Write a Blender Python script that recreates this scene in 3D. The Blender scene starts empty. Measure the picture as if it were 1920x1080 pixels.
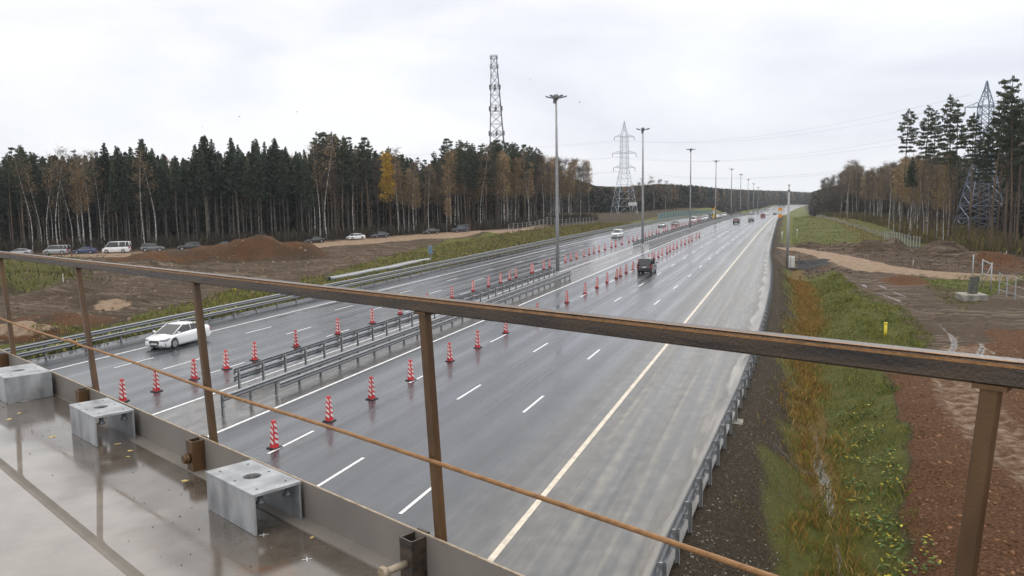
import bpy, math, random
import numpy as np
from mathutils import Vector, Matrix
C = bpy.context.scene
COL = C.collection
PI = math.pi
R = math.radians
rng = np.random.default_rng(7)
random.seed(7)

# ------------------------------------------------------------------ camera
F_PX, YAW, PITCH, ROLL, CAM_H = 1511.796, 0.3350, 0.1154, -0.0151, 9.651
_f = np.array([-math.sin(YAW)*math.cos(PITCH), math.cos(YAW)*math.cos(PITCH), -math.sin(PITCH)])
_r0 = np.array([math.cos(YAW), math.sin(YAW), 0.0]); _u0 = np.cross(_r0, _f)
_r = math.cos(ROLL)*_r0+math.sin(ROLL)*_u0; _u = -math.sin(ROLL)*_r0+math.cos(ROLL)*_u0
cam = bpy.data.cameras.new('camera'); cam_o = bpy.data.objects.new('camera', cam); COL.objects.link(cam_o)
cam.sensor_width = 36.0; cam.lens = F_PX/1920*36.0
cam.clip_start = 0.05; cam.clip_end = 9000
M = Matrix(((_r[0], _u[0], -_f[0], 0), (_r[1], _u[1], -_f[1], 0), (_r[2], _u[2], -_f[2], CAM_H), (0, 0, 0, 1)))
cam_o.matrix_world = M
cam.dof.use_dof = False
C.camera = cam_o

def ray(x, y): return _r*(x-960)/F_PX+_u*(540-y)/F_PX+_f
def ground(x, y, z=0.0):
    d = ray(x, y); return np.array([0, 0, CAM_H])+d*((z-CAM_H)/d[2])
def height_at(X, Y, ypix):
    """height of a thing standing at X, Y whose top reaches picture row ypix"""
    d0 = np.array([X, Y, 0.0]); a = d0@_r; b = d0@_f; e = d0@_u
    # solve 540 - F*(e+h*uz)/(b+h*fz) = ypix for h
    k = (540-ypix)/F_PX
    h = (k*b-e)/(_u[2]-k*_f[2]); return CAM_H+h
def pix(X, Y, Z):
    d = np.array([X, Y, Z-CAM_H]); z = d@_f
    return 960+F_PX*(d@_r)/z, 540-F_PX*(d@_u)/z

# ------------------------------------------------------------------ sky, sun, exposure
SUN_EL, SUN_AZ = R(38), R(200)     # azimuth measured like the sky node's rotation
w = bpy.data.worlds.new('World'); C.world = w; w.use_nodes = True
nt = w.node_tree; nt.nodes.clear()
def nn(t, kind, **kw):
    n = t.nodes.new(kind)
    for k, v in kw.items(): setattr(n, k, v)
    return n
out = nn(nt, 'ShaderNodeOutputWorld'); bg = nn(nt, 'ShaderNodeBackground')
sky = nn(nt, 'ShaderNodeTexSky', sky_type='NISHITA', sun_disc=False)
sky.sun_elevation = SUN_EL; sky.sun_rotation = SUN_AZ
tc = nn(nt, 'ShaderNodeTexCoord'); mp = nn(nt, 'ShaderNodeMapping'); mp.inputs['Scale'].default_value = (1.3, 1.3, 4.2)
mp.inputs['Location'].default_value = (3.1, 0.4, 0.2)
nz = nn(nt, 'ShaderNodeTexNoise'); nz.inputs['Scale'].default_value = 1.6; nz.inputs['Detail'].default_value = 7; nz.inputs['Roughness'].default_value = .52
nz.inputs['Distortion'].default_value = .3
cr = nn(nt, 'ShaderNodeValToRGB')
cr.color_ramp.elements[0].position = .38; cr.color_ramp.elements[0].color = (6.8, 7.0, 7.7, 1)
cr.color_ramp.elements[1].position = .62; cr.color_ramp.elements[1].color = (8.7, 8.75, 9.0, 1)
mx = nn(nt, 'ShaderNodeMix', data_type='RGBA'); mx.inputs[0].default_value = .93
nt.links.new(tc.outputs['Generated'], mp.inputs[0]); nt.links.new(mp.outputs[0], nz.inputs['Vector'])
nt.links.new(nz.outputs['Fac'], cr.inputs[0]); nt.links.new(sky.outputs[0], mx.inputs[6]); nt.links.new(cr.outputs[0], mx.inputs[7])
sxyz = nn(nt, 'ShaderNodeSeparateXYZ'); nt.links.new(tc.outputs['Generated'], sxyz.inputs[0])
gr = nn(nt, 'ShaderNodeMapRange', interpolation_type='SMOOTHSTEP'); gr.inputs['From Min'].default_value = .12; gr.inputs['From Max'].default_value = .95; gr.inputs['To Min'].default_value = 1.0; gr.inputs['To Max'].default_value = 2.0
nt.links.new(sxyz.outputs['Z'], gr.inputs[0])     # an overcast sky is brightest overhead
hzr = nn(nt, 'ShaderNodeMapRange', interpolation_type='SMOOTHSTEP'); hzr.inputs['From Min'].default_value = .07; hzr.inputs['From Max'].default_value = .0; nt.links.new(sxyz.outputs['Z'], hzr.inputs[0])
mh = nn(nt, 'ShaderNodeMath', operation='MULTIPLY'); mh.inputs[1].default_value = .75; nt.links.new(hzr.outputs[0], mh.inputs[0])
hx = nn(nt, 'ShaderNodeMix', data_type='RGBA'); nt.links.new(mh.outputs[0], hx.inputs[0]); nt.links.new(mx.outputs[2], hx.inputs[6]); hx.inputs[7].default_value = (8.7, 8.75, 8.75, 1)
vs = nn(nt, 'ShaderNodeVectorMath', operation='SCALE'); nt.links.new(hx.outputs[2], vs.inputs[0]); nt.links.new(gr.outputs[0], vs.inputs['Scale'])
zn = nn(nt, 'ShaderNodeMapRange'); zn.inputs['From Min'].default_value = .15; zn.inputs['From Max'].default_value = .7; nt.links.new(sxyz.outputs['Z'], zn.inputs[0])
zc = nn(nt, 'ShaderNodeMix', data_type='RGBA', blend_type='MULTIPLY'); nt.links.new(zn.outputs[0], zc.inputs[0]); nt.links.new(vs.outputs[0], zc.inputs[6]); zc.inputs[7].default_value = (1.0, .955, .86, 1)
nt.links.new(zc.outputs[2], bg.inputs[0]); bg.inputs[1].default_value = .1
nt.links.new(bg.outputs[0], out.inputs[0])
sl = bpy.data.lights.new('sun', 'SUN'); sl.energy = .9; sl.angle = R(25); sl.color = (1, .97, .93)
so = bpy.data.objects.new('sun', sl); COL.objects.link(so)
so.rotation_euler = (R(90)-SUN_EL, 0, PI-SUN_AZ+PI)
so.location = (0, 0, 60)
C.view_settings.view_transform = 'Standard'; C.view_settings.look = 'None'; C.view_settings.gamma = 1
C.view_settings.exposure = 0.30; C.view_settings.use_curve_mapping = False
C.cycles.use_denoising = True
C.cycles.max_bounces = 6; C.cycles.diffuse_bounces = 3; C.cycles.glossy_bounces = 3; C.cycles.transparent_max_bounces = 6
C.cycles.volume_bounces = 0

# ------------------------------------------------------------------ helpers
def _hash(ix, iy, seed):
    n = (ix.astype(np.int64)*374761393+iy.astype(np.int64)*668265263+seed*1442695041) & 0x7fffffff
    n = ((n ^ (n >> 13))*1274126177) & 0x7fffffff
    return ((n ^ (n >> 16)) & 0xffff)/65535.0
def vnoise(x, y, seed=0):
    x = np.asarray(x, float); y = np.asarray(y, float)
    ix = np.floor(x); iy = np.floor(y); fx = x-ix; fy = y-iy
    fx = fx*fx*(3-2*fx); fy = fy*fy*(3-2*fy)
    a = _hash(ix, iy, seed); b = _hash(ix+1, iy, seed); c = _hash(ix, iy+1, seed); d = _hash(ix+1, iy+1, seed)
    return (a*(1-fx)+b*fx)*(1-fy)+(c*(1-fx)+d*fx)*fy
def fbm(x, y, seed=0, o=4):
    s = 0; a = .5; t = 0
    for i in range(o):
        s = s+a*vnoise(x*2**i, y*2**i, seed+i*17); t += a; a *= .5
    return s/t
def sst(a, b, x):
    t = np.clip((np.asarray(x, float)-a)/(b-a), 0, 1); return t*t*(3-2*t)
def polydist(X, Y, poly, closed=True):
    """signed distance to a polygon (positive inside) or unsigned to a polyline"""
    X = np.asarray(X, float); Y = np.asarray(Y, float)
    d = np.full(X.shape, 1e9); ins = np.zeros(X.shape, bool)
    n = len(poly)
    for i in range(n if closed else n-1):
        x0, y0 = poly[i]; x1, y1 = poly[(i+1) % n]
        ex, ey = x1-x0, y1-y0; L = ex*ex+ey*ey+1e-12
        t = np.clip(((X-x0)*ex+(Y-y0)*ey)/L, 0, 1)
        d = np.minimum(d, np.hypot(X-x0-t*ex, Y-y0-t*ey))
        if closed and y0 != y1:
            c = ((y0 > Y) != (y1 > Y)) & (X < ex*(Y-y0)/(y1-y0)+x0); ins ^= c
    return np.where(ins, d, -d) if closed else d

class MB:
    """collects shapes, then links them as one mesh"""
    def __init__(s): s.v = []; s.f = []; s.m = []; s.sm = []
    def add(s, vs, fs, mi=0, smooth=False):
        o = len(s.v); s.v.extend([tuple(map(float, q)) for q in vs])
        for f in fs: s.f.append(tuple(i+o for i in f)); s.m.append(mi); s.sm.append(smooth)
    def box(s, c, size, rz=0, mi=0, axes=None, bev=0):
        hx, hy, hz = size[0]/2, size[1]/2, size[2]/2
        if axes is None:
            cz, sz = math.cos(rz), math.sin(rz); ax = ((cz, sz, 0), (-sz, cz, 0), (0, 0, 1))
        else: ax = axes
        ax = [np.array(a, float) for a in ax]; c = np.array(c, float)
        if bev <= 0:
            P = [c+ax[0]*hx*i+ax[1]*hy*j+ax[2]*hz*k for k in (-1, 1) for j in (-1, 1) for i in (-1, 1)]
            s.add(P, [(0, 2, 3, 1), (4, 5, 7, 6), (0, 1, 5, 4), (2, 6, 7, 3), (0, 4, 6, 2), (1, 3, 7, 5)], mi)
        else:
            b = bev
            pl = [(-hx+b, -hy), (hx-b, -hy), (hx, -hy+b), (hx, hy-b), (hx-b, hy), (-hx+b, hy), (-hx, hy-b), (-hx, -hy+b)]
            ks = [(-hz, b), (-hz+b, 0), (hz-b, 0), (hz, b)]
            P = []
            for z, ins in ks:
                for x, y in pl:
                    P.append(c+ax[0]*(x*(hx-ins)/hx)+ax[1]*(y*(hy-ins)/hy)+ax[2]*z)
            F = []
            for k in range(3):
                for i in range(8): F.append((k*8+i, k*8+(i+1) % 8, k*8+8+(i+1) % 8, k*8+8+i))
            F.append(tuple(range(7, -1, -1))); F.append(tuple(range(24, 32)))
            s.add(P, F, mi)
    def tube(s, pts, rad, n=8, mi=0, cap=True, smooth=True):
        pts = [np.array(p, float) for p in pts]
        if not hasattr(rad, '__len__'): rad = [rad]*len(pts)
        P = []; 
        up0 = np.array([0, 0, 1.0])
        for i, p in enumerate(pts):
            t = pts[min(i+1, len(pts)-1)]-pts[max(i-1, 0)]; t = t/(np.linalg.norm(t)+1e-12)
            u = up0 if abs(t[2]) < .9 else np.array([1.0, 0, 0])
            a = np.cross(t, u); a /= np.linalg.norm(a); b = np.cross(a, t)
            for k in range(n):
                q = 2*PI*(k+.5)/n; P.append(p+rad[i]*(a*math.cos(q)+b*math.sin(q)))
        F = []
        for i in range(len(pts)-1):
            for k in range(n): F.append((i*n+k, i*n+n+k, i*n+n+(k+1) % n, i*n+(k+1) % n))
        s.add(P, F, mi, smooth)
        if cap:
            o = len(s.v)-len(P)
            s.f.append(tuple(o+k for k in range(n))); s.m.append(mi); s.sm.append(False)
            s.f.append(tuple(o+len(P)-1-k for k in range(n))); s.m.append(mi); s.sm.append(False)
    def sweep(s, path, prof, mi=0):
        """closed profile (offset to the right of the path, height) swept along path of (x,y,z)"""
        path = [np.array(p, float) for p in path]; n = len(prof); P = []
        for i, p in enumerate(path):
            t = path[min(i+1, len(path)-1)]-path[max(i-1, 0)]; t[2] = 0; t /= np.linalg.norm(t)
            rt = np.array([t[1], -t[0], 0])
            for o, z in prof: P.append(p+rt*o+np.array([0, 0, z]))
        F = [(i*n+k, i*n+(k+1) % n, i*n+n+(k+1) % n, i*n+n+k) for i in range(len(path)-1) for k in range(n)]
        F.append(tuple(range(n-1, -1, -1))); F.append(tuple((len(path)-1)*n+k for k in range(n)))
        s.add(P, F, mi)
    def lathe(s, prof, n=16, mi=0, c=(0, 0, 0), axis='z', smooth=True):
        P = []
        for r_, z in prof:
            for k in range(n):
                q = 2*PI*k/n; a, b = r_*math.cos(q), r_*math.sin(q)
                P.append((c[0]+a, c[1]+b, c[2]+z) if axis == 'z' else (c[0]+a, c[1]+z, c[2]+b))
        F = [(i*n+k, i*n+(k+1) % n, i*n+n+(k+1) % n, i*n+n+k) for i in range(len(prof)-1) for k in range(n)]
        s.add(P, F, mi, smooth)
        o = len(s.v)-len(P)
        s.f.append(tuple(o+n-1-k for k in range(n))); s.m.append(mi); s.sm.append(False)
        s.f.append(tuple(o+len(P)-n+k for k in range(n))); s.m.append(mi); s.sm.append(False)
    def build(s, name, mats, parent=None, fix=True):
        me = bpy.data.meshes.new(name); me.from_pydata(s.v, [], s.f)
        if not isinstance(mats, (list, tuple)): mats = [mats]
        for q in mats: me.materials.append(q)
        me.polygons.foreach_set('material_index', s.m); me.polygons.foreach_set('use_smooth', s.sm)
        if fix:
            import bmesh
            bm = bmesh.new(); bm.from_mesh(me); bmesh.ops.recalc_face_normals(bm, faces=bm.faces); bm.to_mesh(me); bm.free()
        me.update()
        return link(name, me, parent)
def link(name, me, parent=None):
    o = bpy.data.objects.new(name, me); COL.objects.link(o)
    if parent is not None: o.parent = parent
    return o
def npmesh(name, V, Fq, mats, mi=None, cols=None, smooth=False, parent=None, tri=False):
    """fast mesh from arrays; cols = {attribute: per-vertex rgba}"""
    V = np.asarray(V, np.float32); Fq = np.asarray(Fq, np.int32); k = Fq.shape[1]
    me = bpy.data.meshes.new(name)
    me.vertices.add(len(V)); me.vertices.foreach_set('co', V.ravel())
    me.loops.add(Fq.size); me.loops.foreach_set('vertex_index', Fq.ravel())
    me.polygons.add(len(Fq)); me.polygons.foreach_set('loop_start', np.arange(0, Fq.size, k, dtype=np.int32))
    if not isinstance(mats, (list, tuple)): mats = [mats]
    for q in mats: me.materials.append(q)
    if mi is not None: me.polygons.foreach_set('material_index', np.asarray(mi, np.int32))
    me.polygons.foreach_set('use_smooth', np.full(len(Fq), smooth))
    if cols:
        for nme, c in cols.items():
            at = me.color_attributes.new(nme, 'FLOAT_COLOR', 'POINT'); at.data.foreach_set('color', np.asarray(c, np.float32).ravel())
    me.update(calc_edges=True)
    return link(name, me, parent)
def tag(o, label=None, cat=None, group=None, kind=None):
    if label: o['label'] = label
    if cat: o['category'] = cat
    if group: o['group'] = group
    if kind: o['kind'] = kind
    return o
def empty(name, loc=(0, 0, 0), rz=0):
    o = bpy.data.objects.new(name, None); COL.objects.link(o); o.location = loc; o.rotation_euler = (0, 0, rz)
    o.empty_display_size = .3
    return o
KIDS = {}
def part(mb, name, mats, parent):
    o = mb.build(name, mats, parent); KIDS.setdefault(parent.name, []).append(o); return o
def reg(o, parent): KIDS.setdefault(parent.name, []).append(o); return o
def dup(src, loc=None, rz=None, label=None, parent=None, scale=None):
    c = src.copy(); COL.objects.link(c)
    if parent is not None: c.parent = parent
    if loc is not None: c.location = loc
    if rz is not None: c.rotation_euler = (0, 0, rz)
    if scale is not None: c.scale = scale
    if label: c['label'] = label
    for ch in KIDS.get(src.name, []):
        d = dup(ch, parent=c); KIDS.setdefault(c.name, []).append(d)
    return c

# ------------------------------------------------------------------ materials
def mat(name, col, rough=.6, metal=0, var=.15, scale=6, bump=0, bscale=40, spec=.5, col2=None, coord='Object', stretch=None, rvar=0, detail=5, rnd=0):
    m = bpy.data.materials.new(name); m.use_nodes = True; t = m.node_tree; b = t.nodes['Principled BSDF']
    b.inputs['Roughness'].default_value = rough; b.inputs['Metallic'].default_value = metal
    b.inputs['Specular IOR Level'].default_value = spec
    tcn = nn(t, 'ShaderNodeTexCoord'); src = tcn.outputs[coord]
    if stretch:
        mpn = nn(t, 'ShaderNodeMapping'); mpn.inputs['Scale'].default_value = stretch
        t.links.new(src, mpn.inputs[0]); src = mpn.outputs[0]
    no = nn(t, 'ShaderNodeTexNoise'); no.inputs['Scale'].default_value = scale; no.inputs['Detail'].default_value = detail
    t.links.new(src, no.inputs['Vector'])
    rp = nn(t, 'ShaderNodeValToRGB'); c2 = col2 or tuple(min(1, x*(1+var)) for x in col); c1 = tuple(x*(1-var) for x in col)
    if col2: c1 = col
    rp.color_ramp.elements[0].position = .32; rp.color_ramp.elements[0].color = (*c1, 1)
    rp.color_ramp.elements[1].position = .68; rp.color_ramp.elements[1].color = (*c2, 1)
    t.links.new(no.outputs['Fac'], rp.inputs[0]); csrc = rp.outputs[0]
    if rnd:
        oi = nn(t, 'ShaderNodeObjectInfo'); hs = nn(t, 'ShaderNodeHueSaturation')
        mr = nn(t, 'ShaderNodeMapRange'); mr.inputs['To Min'].default_value = 1-rnd; mr.inputs['To Max'].default_value = 1+rnd
        t.links.new(oi.outputs['Random'], mr.inputs[0]); t.links.new(mr.outputs[0], hs.inputs['Value'])
        t.links.new(csrc, hs.inputs['Color']); csrc = hs.outputs[0]
    t.links.new(csrc, b.inputs['Base Color'])
    if rvar:
        mr = nn(t, 'ShaderNodeMapRange'); mr.inputs['From Min'].default_value = .3; mr.inputs['From Max'].default_value = .7
        mr.inputs['To Min'].default_value = max(.02, rough-rvar); mr.inputs['To Max'].default_value = rough+rvar
        t.links.new(no.outputs['Fac'], mr.inputs[0]); t.links.new(mr.outputs[0], b.inputs['Roughness'])
    if bump:
        n2 = nn(t, 'ShaderNodeTexNoise'); n2.inputs['Scale'].default_value = bscale; n2.inputs['Detail'].default_value = 4
        t.links.new(tcn.outputs[coord], n2.inputs['Vector'])
        bp = nn(t, 'ShaderNodeBump'); bp.inputs['Strength'].default_value = bump; bp.inputs['Distance'].default_value = .02
        t.links.new(n2.outputs['Fac'], bp.inputs['Height']); t.links.new(bp.outputs[0], b.inputs['Normal'])
    return m
def colmat(name, attr='Col', rough=.8, spec=.2, scale=3, var=.3):
    """base colour from a per-vertex surface colour, varied by noise"""
    m = bpy.data.materials.new(name); m.use_nodes = True; t = m.node_tree; b = t.nodes['Principled BSDF']
    b.inputs['Roughness'].default_value = rough; b.inputs['Specular IOR Level'].default_value = spec
    a = nn(t, 'ShaderNodeVertexColor', layer_name=attr)
    tcn = nn(t, 'ShaderNodeTexCoord'); no = nn(t, 'ShaderNodeTexNoise'); no.inputs['Scale'].default_value = scale
    t.links.new(tcn.outputs['Object'], no.inputs['Vector'])
    mr = nn(t, 'ShaderNodeMapRange'); mr.inputs['From Min'].default_value = .3; mr.inputs['From Max'].default_value = .7
    mr.inputs['To Min'].default_value = 1-var; mr.inputs['To Max'].default_value = 1+var
    t.links.new(no.outputs['Fac'], mr.inputs[0])
    hs = nn(t, 'ShaderNodeHueSaturation'); t.links.new(a.outputs[0], hs.inputs['Color']); t.links.new(mr.outputs[0], hs.inputs['Value'])
    t.links.new(hs.outputs[0], b.inputs['Base Color'])
    return m
galv = mat('galvanised_steel', (.13, .14, .155), .42, .35, .18, 3, .05, 60, rvar=.1)
galv_dull = mat('dull_galvanised_steel', (.30, .31, .32), .55, .2, .25, 2.2, rvar=.1)
rust = mat('rusty_steel', (.050, .030, .018), .40, .35, col2=(.15, .082, .034), scale=7, stretch=(1, 1, .35), bump=.1, bscale=130, rvar=.14, spec=.6)
rust_dark = mat('dark_rusty_steel', (.036, .033, .033), .30, .5, col2=(.10, .072, .05), scale=4, bump=.25, bscale=120, rvar=.12, spec=.7, stretch=(.6, 7, 7))
rust_rod = mat('orange_rusty_bar', (.22, .11, .042), .6, .1, col2=(.36, .19, .075), scale=25, bump=.5, bscale=240)
rubber = mat('black_rubber', (.016, .016, .017), .6, 0, .2)
black_plastic = mat('black_plastic', (.02, .02, .022), .45)
car_glass = mat('dark_car_glass', (.012, .015, .017), .06, 0, .05, spec=.9)
chrome = mat('bright_alloy', (.5, .51, .53), .28, .85, .06)
lamp_glass = mat('clear_lamp_glass', (.55, .57, .6), .15, .2, .1, spec=.8)
head_glass = mat('grey_headlamp_glass', (.20, .21, .23), .12, 0, col2=(.42, .44, .47), scale=14, spec=.8)
red_lens = mat('red_lamp_lens', (.28, .008, .012), .2, 0, .1)
plate_w = mat('white_plate', (.62, .62, .62), .5, 0, .03)
cone_red = mat('red_plastic', (.36, .020, .026), .45, 0, col2=(.62, .022, .034), scale=6, rnd=.15)
cone_white = mat('white_reflective_film', (.50, .47, .45), .4, 0, col2=(.78, .76, .75), scale=9, rnd=.1)
paint_white = mat('white_road_paint', (.66, .67, .68), .42, 0, .16, 5, .2, 60, rvar=.1)
paint_cream = mat('cream_road_paint', (.55, .49, .40), .45, 0, .2, 4, .2, 60)
concrete = mat('grey_concrete', (.095, .085, .072), .9, 0, .25, 2.5, .3, 25)

def trunk_mat(name, c1, c2, scale, stretch):
    return mat(name, c1, .9, 0, col2=c2, scale=scale, stretch=stretch, spec=.2, rnd=.25)
bark_spruce = trunk_mat('grey_brown_bark', (.07, .062, .054), (.19, .17, .145), 3, (1, 1, .3))
bark_pine = trunk_mat('orange_brown_bark', (.075, .058, .045), (.18, .132, .095), 1.5, (1, 1, .15))
bark_birch = trunk_mat('white_birch_bark', (.085, .08, .075), (.64, .62, .59), 2.2, (1.2, 1.2, .9))
bark_grey = trunk_mat('dark_twig_bark', (.055, .046, .04), (.10, .085, .072), 2, (1, 1, .4))
leaf_spruce = mat('spruce_needles', (.028, .041, .029), .75, 0, col2=(.064, .088, .053), scale=.9, spec=.25, rnd=.3)
leaf_pine = mat('pine_needles', (.036, .050, .032), .75, 0, col2=(.085, .105, .058), scale=.9, spec=.25, rnd=.25)
leaf_orange = mat('orange_birch_leaves', (.22, .145, .07), .75, 0, col2=(.42, .30, .15), scale=1.0, spec=.25, rnd=.3)
leaf_yellow = mat('yellow_maple_leaves', (.38, .22, .025), .75, 0, col2=(.60, .40, .06), scale=1.2, spec=.25)
twig_grey = mat('grey_brown_twigs', (.115, .092, .075), .9, 0, .3, 2, spec=.2, rnd=.3)
twig_dark = mat('dark_dead_twigs', (.045, .038, .032), .9, 0, .3, 2, spec=.2)
brush_mat = colmat('undergrowth_leaves', rough=.85)

# ------------------------------------------------------------------ terrain
def road_z(Y):
    Y = np.asarray(Y, float)
    par = np.where(Y > 140, -3.5e-5*(Y-140)**2, 0)
    z650 = -3.5e-5*510**2
    far = np.where(Y > 650, z650-2.6*sst(650, 800, Y)*1.0, par)
    s = np.where(Y > 900, (Y-900)*.004, 0)
    return far+np.minimum(s, 6)
def road_c(Y):
    Y = np.asarray(Y, float); t = np.clip(Y-700, 0, 1200); return t*t/9000.0
RB = [(-2.9, -40), (-2.9, 14), (-2.85, 20), (-2.5, 28), (-2.12, 38), (-1.85, 50), (-1.75, 62), (-1.8, 78), (-2.2, 98), (-3.0, 122), (-3.4, 150), (-3.8, 190), (-4.7, 270), (-5.1, 400), (-5.1, 4000)]
def rb_x(Y): return np.interp(Y, [p[1] for p in RB], [p[0] for p in RB])+road_c(Y)
MOUNDS = [ # x, y, rx, ry, height, angle
    (-87.5, 121, 7, 5, 3.7, .5), (-82, 124.5, 5, 3.5, 2.7, .3), (-93, 117, 7, 4.5, 2.6, .5), (-101, 111, 11, 4.5, 2.0, .6), (-58.5, 47.5, 5, 2.8, 1.5, .1), (-62, 55, 6, 4, .7, 0),
    (-92, 76, 20, 6, 1.9, -.2), (-115, 98, 20, 7, 1.8, .5), (-70, 66, 8, 4, .8, .3), (-84, 98, 9, 4, .7, .2), (-66, 125, 8, 3, .6, .2), (-70, 218, 10, 5, 1.6, .9), (-66, 148, 7, 3, .9, .4), (-75, 190, 5, 3, 1.0, .9),
    (8.8, 153, 6, 2.6, 1.5, -.2), (14, 152, 4.5, 2.6, 1.6, 0), (17.2, 158, 3.2, 2.2, 2.4, .2), (22.5, 143, 5, 3.2, 2.6, -.3), (27, 134, 6, 3, 1.5, -.4), (2.8, 160, 4, 2, 1.2, 0), (35, 126, 8, 4, 1.8, -.3), (25, 100, 3.5, 3, 1.6, 0),
    (9.5, 118, 2, 3, .6, 0), (13, 104, 3.5, 2, .7, -.6), (6.2, 112, 1.6, 3, .8, 0), (2, 128, 3.5, 3, .7, -.6)]
TRACK = [(6.5, 124), (8.0, 112), (8.9, 97), (10.6, 88), (12.0, 77), (12.0, 64), (9.6, 54), (8.6, 42), (9.8, 30), (11, 18)]
DROAD = [(0.5, 149), (4.4, 143), (8.5, 129), (11.2, 119), (15.5, 113), (21, 110), (28, 107), (60, 98)]
TRACK2 = [(24, 98), (17, 78), (14.5, 66), (12.8, 52), (12.5, 38), (13, 20)]
def smooth_path(P, k=5):
    P = [np.array(p, float) for p in P]; o = []
    for i in range(len(P)-1):
        p0, p1, p2, p3 = P[max(i-1, 0)], P[i], P[i+1], P[min(i+2, len(P)-1)]
        for j in range(k):
            u = j/k; o.append(tuple(.5*((2*p1)+(p2-p0)*u+(2*p0-5*p1+4*p2-p3)*u*u+(3*p1-p0-3*p2+p3)*u**3)))
    return o+[tuple(P[-1])]
TRACK, TRACK2, DROAD = smooth_path(TRACK), smooth_path(TRACK2), smooth_path(DROAD)
def fbmz(X, Y): return fbm(X/6.0, Y/6.0, 3, 4)-.5
def terrain_z(X, Y, detail=True):
    X = np.asarray(X, float); Y = np.asarray(Y, float)
    rz = road_z(Y); c = road_c(Y); xr = rb_x(Y); xl = -44.3+c
    # left side
    zl0 = -1.25+1.25*sst(130, 235, Y)
    zl0 = zl0+np.where(Y > 480, road_z(Y)*sst(480, 700, Y), 0)
    hill = 0.0*Y
    dl = xl-X
    zl = rz-.12+(zl0-rz+.12)*sst(.6, 6, dl)
    # right side
    near = 1-sst(105, 150, Y)
    dr_ = X-xr
    ditch = -2.35*near-1.0*(1-near)
    zr0 = rz*sst(250, 500, Y)+(-1.15)*(1-.3*sst(60, 20, Y)*0)
    zr = rz-.12+(ditch+.12)*sst(.3, 3.4, dr_)
    bank = (zr0-(rz+ditch))*sst(1.9, 6.0, X-c-1.4*0+0*Y)*1.0
    zr = zr+bank*np.where(dr_ > 0, 1, 0)
    z = np.where(dl > 0, zl, np.where(dr_ > 0, zr, rz-.12))
    off = np.minimum(np.where(dl > 0, dl, 0)+np.where(dr_ > 0, dr_, 0), 8)/8
    for (mx_, my_, ra, rb_, h, a) in MOUNDS:
        ca, sa = math.cos(a), math.sin(a); u = ((X-mx_)*ca+(Y-my_)*sa)/ra; v = (-(X-mx_)*sa+(Y-my_)*ca)/rb_
        d2 = np.sqrt(u*u+v*v)*(1+.7*(fbm(X/2.8, Y/2.8, 9, 4)-.5))
        z = z+h*(1-sst(0.0, 1.15, d2))*np.where((dl > .5) | (dr_ > .5), 1, 0)
    if detail:
        z = z+off*fbmz(X, Y)*.7
        dirt = ((X > 4) & (Y < 62) | (X < -50) & (Y < 200) | (X > 3) & (Y > 118) & (Y < 170))
        z = z+off*np.where(dirt, (fbm(X/1.3, Y/1.3, 21, 4)-.5)*.5+(np.abs(fbm(X/3.5, Y/3.5, 23, 3)-.5))*-.6+.1, 0)
        # dirt road and ruts
        dd = polydist(X, Y, DROAD, False); zz = -.9+.5*sst(6, 0, X)
        k = 1-sst(2.5, 4.5, dd); z = z*(1-k)+zz*k
        for tr in (TRACK, TRACK2):
            dt = polydist(X, Y, tr, False); k = (1-sst(1.8, 3.2, dt))*.8
            z = z*(1-k)+(-1.15)*k
            for o in (.85,):
                z = z-.13*(1-sst(.1, .38, np.abs(dt-o)))
        qd = polydist(X, Y, QROAD, False); k = 1-sst(3.2, 6, qd); zq = -1.3+1.3*sst(125, 205, Y)
        z = z*(1-k)+zq*k
    z = z+np.where((dl > 2) | (dr_ > 2), hill, 0)
    return z
QROAD = [(-175, 104), (-146, 126), (-136, 131), (-121, 141), (-104, 160.5), (-88, 190.5), (-82, 199), (-72, 222), (-62, 262), (-52, 330)]

def lines(segs):
    o = []
    for a, b, st in segs: o += list(np.arange(a, b-1e-6, st))
    return np.array(sorted(set(np.round(o, 3))))
gx = lines([(-3500, -600, 290), (-600, -200, 40), (-200, -150, 4), (-150, -44.4, 1.0), (-44.4, -5.4, 6.5), (-5.4, -1.6, .38), (-1.6, 17, .3), (17, 40, .8), (40, 80, 4), (80, 300, 20), (300, 3500, 320)])
gy = lines([(-300, 0, 50), (0, 16, 4), (16, 64, .36), (64, 135, .62), (135, 220, 1.3), (220, 420, 5), (420, 1000, 20), (1000, 2400, 60), (2400, 5200, 400)])
GX, GY = np.meshgrid(gx, gy); X = GX.ravel(); Y = GY.ravel(); Z = terrain_z(X, Y)
V = np.stack([X, Y, Z], 1); nx, ny = len(gx), len(gy)
ii = (np.arange(ny-1)[:, None]*nx+np.arange(nx-1)[None]).ravel()
Fq = np.stack([ii, ii+1, ii+nx+1, ii+nx], 1)
# surface masks: where each kind of ground lies
n1 = fbm(X/3, Y/3, 31, 4); n2 = fbm(X/.9, Y/.9, 41, 3)
xr = rb_x(Y); dr_ = X-xr
red_b = np.interp(Y, [10, 24, 27, 32, 41, 51, 58, 64], [3.0, 3.5, 3.9, 4.3, 5.3, 5.6, 7.5, 14])
RIGHT = dr_ > 0
grass = np.where(RIGHT, sst(np.interp(Y, [20, 30, 45, 70], [1.5, .9, .4, .2]), np.interp(Y, [25, 40], [3.2, 2.5]), dr_+(n1-.5)*2.8)*.74, 0)
grass = np.where(RIGHT & (Y < 66), grass*(1-sst(-.7, .5, X-red_b+(n1-.5)*1.5)), grass)
red = np.where(RIGHT & (Y < 70), sst(-.7, .5, X-red_b+(n1-.5)*1.5), 0)
dt1 = polydist(X, Y, TRACK, False); dt2 = polydist(X, Y, TRACK2, False); ddr = polydist(X, Y, DROAD, False)
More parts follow.
